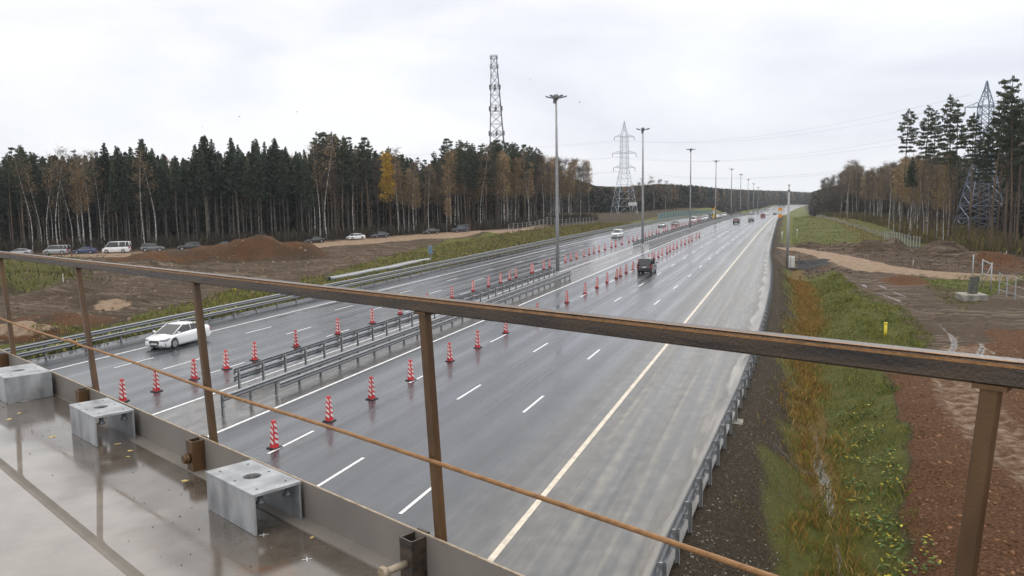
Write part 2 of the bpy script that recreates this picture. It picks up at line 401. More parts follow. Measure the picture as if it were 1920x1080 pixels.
mudz = polydist(X, Y, [(8, 117), (12, 108), (17, 98), (18.5, 84), (17, 66), (18, 40), (18, 18), (9, 18), (7.5, 40), (8.5, 62), (9.5, 76), (7, 92), (5.5, 110)])
mud = np.where(RIGHT, np.maximum(1-sst(1.6, 3.2, dt1), sst(-1.2, 1.5, mudz+(n1-.5)*3)*sst(60, 68, Y)), 0)
mud = np.maximum(mud, np.where(RIGHT & (Y > 66) & (Y < 106), (1-sst(1.5, 3.2, dt2)), 0))
dirtband = polydist(X, Y, [(-1, 166), (4, 168), (19, 168), (32, 148), (60, 128), (60, 100), (24, 106), (10, 108), (4, 118), (-2, 122)])
mud = np.maximum(mud, np.where(RIGHT, sst(-1.5, 1.0, dirtband+(n1-.5)*3)*.9, 0))
grass = grass*(1-mud)
redm = polydist(X, Y, [(26, 138), (60, 130), (60, 112), (24, 121)])
red = np.maximum(red, np.where(RIGHT, sst(-2, 1.5, redm+(n1-.5)*4)*.7, 0))
red = np.maximum(red, np.where(RIGHT, (1-sst(2.5, 5.5, np.hypot(X-13.5, (Y-104.5)*1.0)))*.75, 0))
sand = np.where(RIGHT, 1-sst(2.4, 3.9, ddr+(n1-.5)*1.6), 0)
rutd = np.minimum(np.abs(dt1-.85), np.where(Y > 60, 9, np.abs(dt1-.85)))
sand = np.maximum(sand, np.where(RIGHT & (Y < 62), (1-sst(1.0, 2.9, dt1))*.47, 0))
rn = fbm(X/5, Y/9, 91, 3); wet = np.where(RIGHT, (1-sst(.10, .48, np.minimum(np.abs(dt1-.85), np.abs(dt2-.85)+.12)))*sst(.46, .62, rn)*.62, 0)*(Y < 112)
xd = 1.35+.35*np.sin(Y*.09)
reed = np.where(RIGHT & (Y < 125), (1-sst(.2, 1.15, np.abs(X-xd)+(n1-.5)*1.3))*sst(24, 36, Y)*.95, 0)
pud = np.where(RIGHT, (1-sst(.12, .38, np.abs(X-xd-.1)+(n1-.5)*.7))*(1-sst(38, 46, Y))*sst(22, 26, Y), 0)
sand = np.maximum(sand, np.where(RIGHT & (Y > 60), .42*(1-sst(3.0, 5.0, dt1))*(.5+.5*np.cos(np.minimum(dt1, dt2)*5.2+n1*5))*(.4+.9*n1), 0)); wet = np.maximum(wet, pud*.64)
forestR = np.where(RIGHT, sst(0, 6, X-np.interp(Y, [60, 100, 130, 160, 200, 260, 400, 600], [60, 52, 36, 25, 23, 24, 19, 12])), 0)
# left side masks
LEFT = X < -44.3+road_c(Y); dl = -44.3+road_c(Y)-X
gw = np.interp(Y, [20, 40, 60, 85, 110, 150, 200, 260, 300], [9, 9.5, 11.5, 13, 19, 20, 16, 13, 20])
lg = np.where(LEFT, (1-sst(-2.0, 2.0, dl-gw+(n1-.5)*5))*sst(.2, 1.2, dl)*.85, 0)
STRIP = [ground(x_, y_, -1.1)[:2] for x_, y_ in ((0, 655), (60, 634), (117, 621), (201, 610), (239, 597), (315, 574), (373, 563), (440, 547), (510, 536), (560, 528), (618, 514), (723, 484), (793, 466), (840, 452), (968, 441), (1041, 434))]
STRIP = [tuple(p) for p in STRIP]+[(-60, 330), (-44.2, 330), (-44.2, 26)]
stripd = polydist(X, Y, STRIP)
lg = np.maximum(lg*.3, np.where(LEFT, sst(-1.2, 1.2, stripd+(n1-.5)*4)*sst(.2, 1.2, dl), 0))
hump = polydist(X, Y, [(-84, 70), (-80, 78), (-100, 92), (-118, 112), (-150, 116), (-150, 80), (-110, 66)])
lg = np.maximum(lg, np.where(LEFT, sst(-2, 3, hump+(n1-.5)*9)*.56, 0))
lg = np.maximum(lg, np.where(LEFT & (Y > 205), sst(205, 260, Y)*.7, 0))
pile = np.zeros_like(X)
for (mx_, my_, ra, rb_, h, a) in MOUNDS[:6]:
    ca, sa = math.cos(a), math.sin(a); u = ((X-mx_)*ca+(Y-my_)*sa)/ra; v = (-(X-mx_)*sa+(Y-my_)*ca)/rb_
    pile = np.maximum(pile, 1-sst(.85, 1.15, np.hypot(u, v)+(n1-.5)*.3))
qd = polydist(X, Y, QROAD, False)
lpile = np.where(LEFT, pile, 0)
orange_band = np.where(LEFT, (1-sst(4, 8, np.abs(qd-6)+(n1-.5)*4))*sst(110, 130, Y)*(1-sst(200, 240, Y)), 0)*np.where(Y < 1.02*np.interp(X, [p[0] for p in QROAD], [p[1] for p in QROAD]), 1, 0)
orange_band = np.maximum(orange_band, np.where(LEFT, 1-sst(2.2, 4.2, np.hypot(X+58.5, (Y-47.5)*1.4)+(n1-.5)*1.5), 0))
orange_band = np.maximum(orange_band, np.where(LEFT, 1-sst(1.0, 2.5, np.hypot(X+66, Y-64)+(n1-.5)*1.5), 0))
qroad = np.where(LEFT, 1-sst(2.4, 3.4, qd), 0)
forestL = np.where(LEFT & (Y > np.interp(X, [-400, -175, -146, -121, -104, -88, -72, -62], [100, 112, 134, 149, 168, 198, 230, 262])), 1, 0)*(X < -50)
red = np.maximum(red, lpile*(.25+.5*n1)); sand = np.maximum(sand, orange_band*.75)
mud = np.maximum(mud, np.where(LEFT, (1-lg)*(1-lpile)*(.3+.6*n1), 0))
litter = np.maximum(forestL, forestR)
grass = np.maximum(np.where(RIGHT, grass, 0), lg*(1-lpile)*(1-qroad)*(1-orange_band))
corr = (X > -80+road_c(Y)) & (X < 22+road_c(Y)); litter = np.where((Y > 420) & ~corr, 1, litter); grass = np.where(Y > 420, np.where(litter > .5, 0, .7), grass)
ones = np.ones_like(X)
A1 = np.stack([grass, red, sand, mud], 1); A2 = np.stack([reed, wet, litter, ones], 1)

gm = bpy.data.materials.new('ground_soil_and_grass'); gm.use_nodes = True; t = gm.node_tree; b = t.nodes['Principled BSDF']
b.inputs['Specular IOR Level'].default_value = .3
tcn = nn(t, 'ShaderNodeTexCoord')
def noise(scale, det=5, rough=.55, dist=0):
    n = nn(t, 'ShaderNodeTexNoise'); n.inputs['Scale'].default_value = scale; n.inputs['Detail'].default_value = det
    n.inputs['Roughness'].default_value = rough; n.inputs['Distortion'].default_value = dist
    t.links.new(tcn.outputs['Object'], n.inputs['Vector']); return n.outputs['Fac']
def math_(op, a, c):
    n = nn(t, 'ShaderNodeMath', operation=op)
    for i, q in enumerate((a, c)):
        if isinstance(q, (int, float)): n.inputs[i].default_value = q
        else: t.links.new(q, n.inputs[i])
    return n.outputs[0]
def ramp(fac, stops):
    r_ = nn(t, 'ShaderNodeValToRGB')
    while len(r_.color_ramp.elements) < len(stops): r_.color_ramp.elements.new(.5)
    for e, (p, c_) in zip(r_.color_ramp.elements, stops): e.position = p; e.color = (*c_, 1)
    t.links.new(fac, r_.inputs[0]); return r_.outputs[0]
def mixc(fac, a, c):
    n = nn(t, 'ShaderNodeMix', data_type='RGBA'); t.links.new(fac, n.inputs[0]); t.links.new(a, n.inputs[6]); t.links.new(c, n.inputs[7]); return n.outputs[2]
a1 = nn(t, 'ShaderNodeVertexColor', layer_name='m1'); a2 = nn(t, 'ShaderNodeVertexColor', layer_name='m2')
s1 = nn(t, 'ShaderNodeSeparateColor'); s2 = nn(t, 'ShaderNodeSeparateColor'); t.links.new(a1.outputs[0], s1.inputs[0]); t.links.new(a2.outputs[0], s2.inputs[0])
nf = noise(9, 6, .65); nm = noise(1.7, 6, .6); nl = noise(.25, 4); ng = noise(22, 4, .7)
def crisp(mask, n=nf, amt=.75, lo=.36, hi=.62):
    v = math_('ADD', mask, math_('MULTIPLY', math_('SUBTRACT', n, .5), amt))
    mr = nn(t, 'ShaderNodeMapRange', interpolation_type='SMOOTHSTEP'); mr.inputs['From Min'].default_value = lo; mr.inputs['From Max'].default_value = hi
    t.links.new(v, mr.inputs[0]); return mr.outputs[0]
earth = ramp(nf, [(.25, (.030, .022, .015)), (.5, (.068, .053, .037)), (.75, (.13, .103, .075))])
mudc = ramp(nf, [(.27, (.028, .019, .012)), (.5, (.098, .067, .044)), (.75, (.22, .16, .11))])
mudl = ramp(nm, [(.3, (.045, .030, .020)), (.7, (.17, .12, .082))]); mpr = nn(t, 'ShaderNodeMapping'); mpr.inputs['Rotation'].default_value = (0, 0, -.45); mpr.inputs['Scale'].default_value = (.16, 1.1, 1)
t.links.new(tcn.outputs['Object'], mpr.inputs[0]); nrt = nn(t, 'ShaderNodeTexNoise'); nrt.inputs['Scale'].default_value = 1.5; nrt.inputs['Detail'].default_value = 6; nrt.inputs['Distortion'].default_value = .4; t.links.new(mpr.outputs[0], nrt.inputs['Vector'])
mudc = mixc(nl, mudc, mudl)
rutc = ramp(nrt.outputs['Fac'], [(.35, (.034, .023, .015)), (.5, (.115, .083, .058)), (.66, (.30, .235, .18))])
rutm = nn(t, 'ShaderNodeMapRange'); rutm.inputs['From Min'].default_value = .38; rutm.inputs['From Max'].default_value = .62; rutm.inputs['To Max'].default_value = .85; t.links.new(noise(.11, 4), rutm.inputs[0])
mudc = mixc(rutm.outputs[0], mudc, rutc)
redc = ramp(nf, [(.24, (.034, .015, .006)), (.5, (.138, .066, .031)), (.76, (.27, .15, .083))])  # wide contrast paints the shading of soil lumps into the colour
sandc = ramp(nm, [(.28, (.22, .145, .095)), (.5, (.36, .26, .18)), (.75, (.46, .36, .27))])
grc = ramp(nf, [(.2, (.036, .042, .012)), (.45, (.085, .096, .022)), (.62, (.135, .132, .032)), (.85, (.19, .15, .055))])
grc2 = ramp(nm, [(.3, (.095, .118, .028)), (.7, (.19, .18, .055))]); grc = mixc(nl, grc, grc2)
reedc = ramp(nf, [(.25, (.07, .05, .022)), (.5, (.19, .125, .042)), (.8, (.30, .22, .085))])
litc = ramp(nf, [(.25, (.025, .019, .013)), (.55, (.07, .052, .032)), (.8, (.14, .105, .05))])
c = earth
c = mixc(crisp(a1.outputs['Alpha']), c, mudc)
c = mixc(crisp(s1.outputs[1]), c, redc)
c = mixc(crisp(s1.outputs[0], ng, .9), c, grc)
c = mixc(crisp(s2.outputs[0], ng, .8), c, reedc)
c = mixc(crisp(s1.outputs[2], nm, .6), c, sandc)
c = mixc(s2.outputs[2], c, litc)
wetf = crisp(s2.outputs[1], nf, .35)
dk = nn(t, 'ShaderNodeMix', data_type='RGBA'); t.links.new(wetf, dk.inputs[0]); t.links.new(c, dk.inputs[6]); dk.inputs[7].default_value = (.075, .062, .05, 1)
t.links.new(dk.outputs[2], b.inputs['Base Color'])
rr = nn(t, 'ShaderNodeMapRange'); rr.inputs['To Min'].default_value = .8; rr.inputs['To Max'].default_value = .16
t.links.new(wetf, rr.inputs[0]); t.links.new(rr.outputs[0], b.inputs['Roughness'])
sp = nn(t, 'ShaderNodeMapRange'); sp.inputs['To Min'].default_value = .08; sp.inputs['To Max'].default_value = .6
t.links.new(wetf, sp.inputs[0]); t.links.new(sp.outputs[0], b.inputs['Specular IOR Level'])
bp = nn(t, 'ShaderNodeBump'); bp.inputs['Distance'].default_value = .3
bs = nn(t, 'ShaderNodeMapRange'); bs.inputs['To Min'].default_value = 1.0; bs.inputs['To Max'].default_value = .02; t.links.new(wetf, bs.inputs[0]); t.links.new(bs.outputs[0], bp.inputs['Strength'])
hh = math_('ADD', nf, math_('MULTIPLY', ng, .5)); t.links.new(hh, bp.inputs['Height']); t.links.new(bp.outputs[0], b.inputs['Normal'])
g = npmesh('ground', V, Fq, gm, cols={'m1': A1, 'm2': A2}, smooth=True); tag(g, kind='structure')

# ------------------------------------------------------------------ road surface, gutter, painted lines
ry = lines([(-60, 140, 20), (140, 420, 7), (420, 1000, 20), (1000, 2600, 60)])
def strip(name, xa, xb, z, m, ys=ry, kind='structure', build=True, n=1):
    V = []; F = []
    for i, y in enumerate(ys):
        a = xa(y) if callable(xa) else xa+float(road_c(y)); e = xb(y) if callable(xb) else xb+float(road_c(y)); zz = float(road_z(y))+z
        for k in range(n+1): V.append((a+(e-a)*k/n, y, zz))
    for i in range(len(ys)-1):
        for k in range(n): q = i*(n+1)+k; F.append((q, q+1, q+n+2, q+n+1))
    o = npmesh(name, V, F, m, smooth=True); tag(o, kind=kind); return o
am = bpy.data.materials.new('wet_asphalt'); am.use_nodes = True; t = am.node_tree; b = t.nodes['Principled BSDF']
tcn = nn(t, 'ShaderNodeTexCoord'); sx = nn(t, 'ShaderNodeSeparateXYZ'); t.links.new(tcn.outputs['Object'], sx.inputs[0])
def snoise(sc, scale, det=4, dist=0):
    mpn = nn(t, 'ShaderNodeMapping'); mpn.inputs['Scale'].default_value = sc; t.links.new(tcn.outputs['Object'], mpn.inputs[0])
    n = nn(t, 'ShaderNodeTexNoise'); n.inputs['Scale'].default_value = scale; n.inputs['Detail'].default_value = det; n.inputs['Distortion'].default_value = dist
    t.links.new(mpn.outputs[0], n.inputs['Vector']); return n.outputs['Fac']
long1 = snoise((1, .018, 1), 1.25, 5, .15); long2 = snoise((1, .014, 1), 3.2, 5, .1); fine = snoise((1, 1, 1), 35, 3); blot = snoise((1, .35, 1), .7, 5, .5); grit = snoise((1, .5, 1), 2.2, 7)
# dust lies on the hard shoulder right of the edge line
dustm = nn(t, 'ShaderNodeMapRange', interpolation_type='SMOOTHSTEP'); dustm.inputs['From Min'].default_value = -11.6; dustm.inputs['From Max'].default_value = -6.2; t.links.new(sx.outputs[0], dustm.inputs[0])
medm = math_('MULTIPLY', math_('GREATER_THAN', sx.outputs[0], -27.0), math_('LESS_THAN', sx.outputs[0], -22.5))
asp = ramp(math_('ADD', math_('MULTIPLY', long1, .6), math_('MULTIPLY', blot, .4)), [(.32, (.022, .025, .032)), (.52, (.045, .049, .059)), (.70, (.080, .084, .094))])
dust = ramp(math_('ADD', math_('MULTIPLY', long2, .6), math_('MULTIPLY', grit, .4)), [(.32, (.072, .071, .069)), (.5, (.15, .144, .132)), (.70, (.26, .242, .208))])
dfac = math_('MULTIPLY', dustm.outputs[0], math_('ADD', math_('MULTIPLY', long2, .9), math_('MULTIPLY', grit, .3)))
c = mixc(dfac, asp, dust)
medc = ramp(grit, [(.3, (.07, .065, .06)), (.7, (.15, .14, .125))]); c = mixc(math_('MULTIPLY', medm, math_('MULTIPLY', grit, 1.3)), c, medc)
spk = math_('MULTIPLY', math_('SUBTRACT', fine, .5), .5); hsn = nn(t, 'ShaderNodeHueSaturation'); t.links.new(math_('ADD', spk, 1.0), hsn.inputs['Value']); t.links.new(c, hsn.inputs['Color'])
# fine cracks along the cone lane
vo = nn(t, 'ShaderNodeTexVoronoi', feature='DISTANCE_TO_EDGE'); mpn = nn(t, 'ShaderNodeMapping'); mpn.inputs['Scale'].default_value = (1, .45, 1)
wv = nn(t, 'ShaderNodeMix', data_type='RGBA'); wv.inputs[0].default_value = .12
wn = nn(t, 'ShaderNodeTexNoise'); wn.inputs['Scale'].default_value = 1.3; wn.inputs['Detail'].default_value = 5; t.links.new(tcn.outputs['Object'], wn.inputs['Vector'])
vm = nn(t, 'ShaderNodeVectorMath', operation='MULTIPLY_ADD'); vm.inputs[1].default_value = (1.6, 1.6, 0); t.links.new(wn.outputs['Color'], vm.inputs[0]); t.links.new(tcn.outputs['Object'], vm.inputs[2])
t.links.new(vm.outputs[0], mpn.inputs[0]); t.links.new(mpn.outputs[0], vo.inputs['Vector']); vo.inputs['Scale'].default_value = .75
crk = math_('LESS_THAN', vo.outputs['Distance'], .022)
near_line = math_('LESS_THAN', math_('ABSOLUTE', math_('ADD', sx.outputs[0], 18.3), 0), .75)
crf = math_('MULTIPLY', math_('MULTIPLY', crk, near_line), math_('GREATER_THAN', blot, .47))
crc = nn(t, 'ShaderNodeMix', data_type='RGBA'); t.links.new(math_('MULTIPLY', crf, .75), crc.inputs[0]); t.links.new(hsn.outputs[0], crc.inputs[6]); crc.inputs[7].default_value = (.018, .018, .019, 1)
t.links.new(crc.outputs[2], b.inputs['Base Color'])
ro = nn(t, 'ShaderNodeMapRange'); ro.inputs['From Min'].default_value = .3; ro.inputs['From Max'].default_value = .7; ro.inputs['To Min'].default_value = .09; ro.inputs['To Max'].default_value = .40
t.links.new(math_('ADD', math_('MULTIPLY', long1, .65), math_('MULTIPLY', long2, .35)), ro.inputs[0])
wtr = nn(t, 'ShaderNodeMath', operation='COSINE'); t.links.new(math_('MULTIPLY', math_('ADD', sx.outputs[0], math_('ADD', 8.3, math_('MULTIPLY', long1, .5))), 2*PI/1.875), wtr.inputs[0])
rf0 = math_('ADD', ro.outputs[0], math_('MULTIPLY', wtr.outputs[0], .055))
rf = math_('MAXIMUM', math_('ADD', rf0, math_('MULTIPLY', dfac, .22)), .07); t.links.new(rf, b.inputs['Roughness'])
b.inputs['Specular IOR Level'].default_value = .62
bpn = nn(t, 'ShaderNodeBump'); bpn.inputs['Strength'].default_value = .05; bpn.inputs['Distance'].default_value = .006; t.links.new(fine, bpn.inputs['Height']); t.links.new(bpn.outputs[0], b.inputs['Normal'])
strip('road', -44.2, lambda y: float(rb_x(y))+.1, 0, am, n=12)
gut = bpy.data.materials.new('pale_wet_silt'); gut.use_nodes = True; t = gut.node_tree; b = t.nodes['Principled BSDF']
tcn = nn(t, 'ShaderNodeTexCoord'); ga = nn(t, 'ShaderNodeVertexColor', layer_name='edge')
gl = snoise((1, .12, 1), 1.6, 5, .3); gf = snoise((1, 1, 1), 14, 4)
t.links.new(ramp(math_('ADD', math_('MULTIPLY', gl, .7), math_('MULTIPLY', gf, .3)), [(.3, (.15, .14, .128)), (.5, (.25, .235, .212)), (.7, (.34, .32, .29))]), b.inputs['Base Color'])
b.inputs['Roughness'].default_value = .30
sg = nn(t, 'ShaderNodeSeparateColor'); t.links.new(ga.outputs[0], sg.inputs[0])
al = nn(t, 'ShaderNodeMapRange', interpolation_type='SMOOTHSTEP'); al.inputs['From Min'].default_value = .32; al.inputs['From Max'].default_value = .75
t.links.new(math_('ADD', sg.outputs[0], math_('MULTIPLY', math_('SUBTRACT', gl, .5), 1.1)), al.inputs[0]); t.links.new(math_('MULTIPLY', al.outputs[0], .92), b.inputs['Alpha'])
gy_ = lines([(12, 430, 2.5)]); V = []; Ec = []
for y in gy_:
    xb = float(rb_x(y))-.10; wd = float(np.interp(y, [15, 22, 33, 45, 62, 80, 100, 150, 400], [1.3, 1.3, 1.4, 1.6, 2.1, 2.0, 1.5, 1.3, 1.0]))
    for k in range(5): V.append((xb-wd*(1-k/4), y, float(road_z(y))+.004)); Ec.append((k/4, k/4, k/4, 1))
Fg = [(i*5+k, i*5+k+1, i*5+k+6, i*5+k+5) for i in range(len(gy_)-1) for k in range(4)]
o = npmesh('gutter', V, Fg, gut, cols={'edge': Ec}); tag(o, kind='structure')
def markline(x, ya, yb, w_, m): 
    return ('s', x, ya, yb, w_)
mk = MB()
def mark(x, ya, yb, wd, mi=0, z=.008):
    ys = np.linspace(ya, yb, max(2, int((yb-ya)/12)+1)); P = []; F = []
    for i, y in enumerate(ys):
        zz = float(road_z(y))+z; cc = float(road_c(y)); P += [(x-wd/2+cc, y, zz), (x+wd/2+cc, y, zz)]
        if i: F.append((2*i-2, 2*i-1, 2*i+1, 2*i))
    mk.add(P, F, mi)
mark(-7.37, -20, 900, .2, 1); mark(-22.39, -20, 900, .17); mark(-27.1, 14, 900, .17); mark(-40.1, 10, 900, .17)
for k in range(-3, 58):
    for x, s in ((-11.12, 21.22), (-14.87, 22.53), (-18.62, 25.0), (-30.5, 36.1), (-33.9, 36.3), (-37.0, 35.8)):
        y = s+12*k
        if y > 5: mark(x, y, y+3.1, .13)
mk.v = mk.v
mo = mk.build('road_markings', [paint_white, paint_cream], fix=False); tag(mo, kind='structure')

# ------------------------------------------------------------------ guard rails
def wbeam(side, z0, hgt=.31, d=.055):
    """W profile facing side (+1 right of path), z0 = centre height"""
    p = [(0, -hgt/2), (d*.8, -hgt/2+.05), (d, -.075), (d*.45, -.015), (d*.45, .015), (d, .075), (d, hgt/2-.06), (0, hgt/2)]
    front = [(side*o, z0+z) for o, z in p]; back = [(side*(o-.006), z0+z) for o, z in reversed(p)]
    return front+back
def rail_path(fx, ya, yb, st):
    return [(fx(y), y, float(road_z(y))) for y in lines([(ya, yb+.01, st)])]
def guard_rail(label, fx, ya, yb, side, tiers, post_h, post_side, lower_from=None, post_step=2.0, st=2.0, yp0=None, m=galv):
    p0 = fx(ya); root = empty('guard_rail', (p0, ya, 0)); tag(root, label, 'guard rail', 'steel crash barriers along the motorway')
    L = lambda P: [(x-p0, y-ya, z) for x, y, z in P]
    for i, z in enumerate(tiers):
        a = ya if not (lower_from and i == 1) else lower_from
        q = MB(); q.sweep(L(rail_path(fx, a, yb, st)), wbeam(side, z)); part(q, 'beam', m, root)
    ys = np.arange((yp0 if yp0 else ya)+.15, yb, post_step); proto = None; rest = MB()
    for k, y in enumerate(ys):
        loc = (fx(y)+post_side*.16-p0, y-ya, float(road_z(y)))
        if k >= 95:
            rest.box((loc[0], loc[1], loc[2]+post_h/2-.1), (.07, .11, post_h+.2)); continue
        if proto is None:
            q = MB(); q.box((0, .05, post_h/2-.15), (.10, .006, post_h+.3)); q.box((post_side*.05, .005, post_h/2-.15), (.006, .10, post_h+.3)); q.box((-post_side*.05, .005, post_h/2-.15), (.006, .10, post_h+.3))
            for z in tiers: q.box((-post_side*.10, 0, z), (.11, .06, .16))
            proto = part(q, 'post', galv_dull, root); proto.location = loc
        else: o = dup(proto, loc, parent=root); reg(o, root)
    if rest.v:
        o = part(rest, 'post', galv_dull, root); o['kind'] = 'stuff'
    return root
guard_rail('double-tier steel crash barrier along the far left edge of the left carriageway', lambda y: -43.6+float(road_c(y)), 22, 600, 1, (.92, .5), 1.02, -1, post_step=3.0)
guard_rail('near section of central crash barrier facing the right carriageway, with the lower rail cut short', lambda y: -23.85+float(road_c(y)), 29, 90, 1, (.80, .42), .92, -1, lower_from=33.2)
guard_rail('near section of central crash barrier facing the left carriageway, backed by dark posts', lambda y: -26.75+float(road_c(y)), 33.5, 92, -1, (.86, .46), 1.0, 1)
guard_rail('long far section of central crash barrier facing the right carriageway, beyond the median gap', lambda y: -23.5+float(road_c(y)), 142, 560, 1, (.80, .42), .92, -1)
guard_rail('long far section of central crash barrier facing the left carriageway, beyond the median gap', lambda y: -26.6+float(road_c(y)), 142, 560, -1, (.86, .46), 1.0, 1)
guard_rail('curving crash barrier on the right shoulder above the grassy ditch', lambda y: float(rb_x(y)), 12, 420, -1, (.74, .38), .84, 1, yp0=14.35, post_step=2.04)
# ------------------------------------------------------------------ striped delineator cones
def cone_proto():
    root = empty('traffic_cone'); h = 1.10
    q = MB()
    lv = [(.045, .155), (.10, .145), (h-.06, .085), (h, .065)]
    P = []
    for z, hw in lv:
        k = hw*.35
        for x, y in ((-hw+k, -hw), (hw-k, -hw), (hw, -hw+k), (hw, hw-k), (hw-k, hw), (-hw+k, hw), (-hw, hw-k), (-hw, -hw+k)): P.append((x, y, z))
    F = [(i*8+k, i*8+(k+1) % 8, i*8+8+(k+1) % 8, i*8+8+k) for i in range(3) for k in range(8)]+[tuple(range(7, -1, -1)), tuple(range(24, 32))]
    q.add(P, F, 0)
    hw = lambda z: .145+(.085-.145)*(z-.10)/(h-.16)
    for ang in range(4):
        ca, sa = math.cos(ang*PI/2), math.sin(ang*PI/2)
        for zc in (.23, .45, .67, .89):
            def pt(u, z):
                w_ = hw(z); x, y = u*w_*.70, -w_-.003; return (x*ca-y*sa, x*sa+y*ca, z)
            q.add([pt(-1, zc+.035), pt(1, zc-.075), pt(1, zc+.045), pt(-1, zc+.155)], [(0, 1, 2, 3)], 1)
    part(q, 'body', [cone_red, cone_white], root)
    q = MB(); q.box((0, 0, .025), (.45, .45, .045), bev=.012); part(q, 'base', rubber, root)
    return root
cone = cone_proto()
ORD = ['nearest', 'second', 'third', 'fourth', 'fifth', 'sixth', 'seventh', 'eighth', 'ninth', 'tenth', 'eleventh', 'twelfth']
RY = [25.7, 29.6, 33.5, 37.6, 42.7, 47.0, 52.7, 60.2, 68.8, 75.4, 80.6, 85.6, 90.1, 92.6, 96.4, 100.1, 104, 108, 112, 115.2, 117.3, 121.2, 125, 129.2, 133.2, 137.4, 141.4, 147.3, 152.5, 158, 163.8, 171.8, 176.9]
LY = [29.8, 31.9, 34.7, 37.3, 39.9, 44.3, 49.3, 54.2, 59.1, 64.2, 69.6, 75.2, 79.7, 83, 86.1, 88.7, 94.2, 95.2, 99.6, 102.5, 106.6, 110.5, 113.6, 116.7, 120.8, 124.6, 127.9, 131.6, 136.1, 141.3, 144.7, 150.9, 157.3, 161.8, 166.6, 176.2, 180.8, 185.4, 191.3, 195, 202.9, 206.2, 210.1, 216.3, 220, 223.3, 228, 233.3, 238, 242.7, 248.1, 254, 260, 266, 273, 280, 287]
first = True
for ys, x0, row, lab in ((RY, -18.8, 'right', 'of the right carriageway row, counting from the bridge'), (LY, -30.3, 'left', 'of the left carriageway row, counting from the bridge')):
    for k, y in enumerate(ys):
        label = f'{ORD[k]} red and white striped cone {lab}' if k < 12 else f'small distant striped cone in the {row} carriageway row, past the twelfth'
        loc = (x0+random.uniform(-.08, .08), y, float(road_z(y))+.002)
        o = cone if first else dup(cone, loc)
        o.location = loc; o.rotation_euler = (random.gauss(0, .02), random.gauss(0, .02), random.uniform(-.2, .2)); first = False
        tag(o, label, 'traffic cone', 'striped cones in the '+row+' row')
ZG = Z.reshape(ny, nx)
def terrain_z(X, Y):      # height on the built ground sheet
    X = np.clip(np.asarray(X, float), gx[0], gx[-1]-1e-6); Y = np.clip(np.asarray(Y, float), gy[0], gy[-1]-1e-6)
    i = np.searchsorted(gx, X, 'right')-1; j = np.searchsorted(gy, Y, 'right')-1
    u = (X-gx[i])/(gx[i+1]-gx[i]); v = (Y-gy[j])/(gy[j+1]-gy[j])
    return (ZG[j, i]*(1-u)+ZG[j, i+1]*u)*(1-v)+(ZG[j+1, i]*(1-u)+ZG[j+1, i+1]*u)*v
def tz(x, y): return float(terrain_z(np.array([x]), np.array([y]))[0])
# ------------------------------------------------------------------ light masts
mast_steel = mat('mast_steel', (.30, .305, .32), .5, .2, .12, 1.5)
dark_steel = mat('dark_head_steel', (.15, .155, .165), .5, .2, .15)
def mast_proto():
    root = empty('light_mast'); H_ = 21.0
    q = MB(); q.tube([(0, 0, 0), (0, 0, 7), (0, 0, 14), (0, 0, H_-.5)], [.23, .19, .155, .11], 14); part(q, 'pole', mast_steel, root)
    q = MB(); q.lathe([(.38, 0), (.38, .05), (.26, .06), (.25, .55), (.20, .6)], 14); part(q, 'base_plate', mast_steel, root)
    q = MB(); q.lathe([(.13, H_-.62), (.26, H_-.5), (.30, H_-.3), (.30, H_-.02), (.2, H_+.05)], 14)
    q.box((-.2, -.12, H_-.72), (.22, .22, .5)); part(q, 'winch_head', dark_steel, root)
    for k, a in enumerate((15, 75, 140, 195, 255, 320)):
        a = R(a); ca, sa = math.cos(a), math.sin(a); tl = R(14)
        ax = ((ca*math.cos(tl), sa*math.cos(tl), math.sin(tl)), (-sa, ca, 0), (-ca*math.sin(tl), -sa*math.sin(tl), math.cos(tl)))
        q = MB(); q.box((ca*.5, sa*.5, H_-.34), (.5, .06, .06), axes=ax); q.box((ca*.92, sa*.92, H_-.23), (.68, .34, .11), axes=ax, bev=.03)
        l = part(q, 'lamp_head', dark_steel, root)
        q = MB(); q.box((ca*.94+ca*.02, sa*.94+sa*.02, H_-.295), (.48, .25, .025), axes=ax); reg(q.build('lamp_lens', lamp_glass, l), l)
    return root
mast = mast_proto()
MX = [(-26.1, 91.5, 1.0), (-25.3, 144.3, 1.0), (-25.3, 215.5, 1.0), (-25.2, 287.5, 1.0), (-25.0, 360, 1.0), (-25, 425, 1), (-25, 497, 1), (-25, 565, 1), (-25, 640, 1)]
for k, (x, y, s) in enumerate(MX):
    loc = (x, y, float(road_z(y))); o = mast if k == 0 else dup(mast, loc); o.location = loc; o.rotation_euler = (0, 0, .35*k)
    lab = ['grey light mast nearest the bridge, beside the near end of central barrier', 'second light mast, standing at the start of the far median barrier', 'third light mast along the median from the bridge', 'fourth light mast along the median from the bridge', 'fifth light mast along the median from the bridge', 'sixth light mast along the median from the bridge'][k] if k < 6 else 'tiny far light mast along the median, past the sixth'
    tag(o, lab, 'light mast', 'light masts along the median')

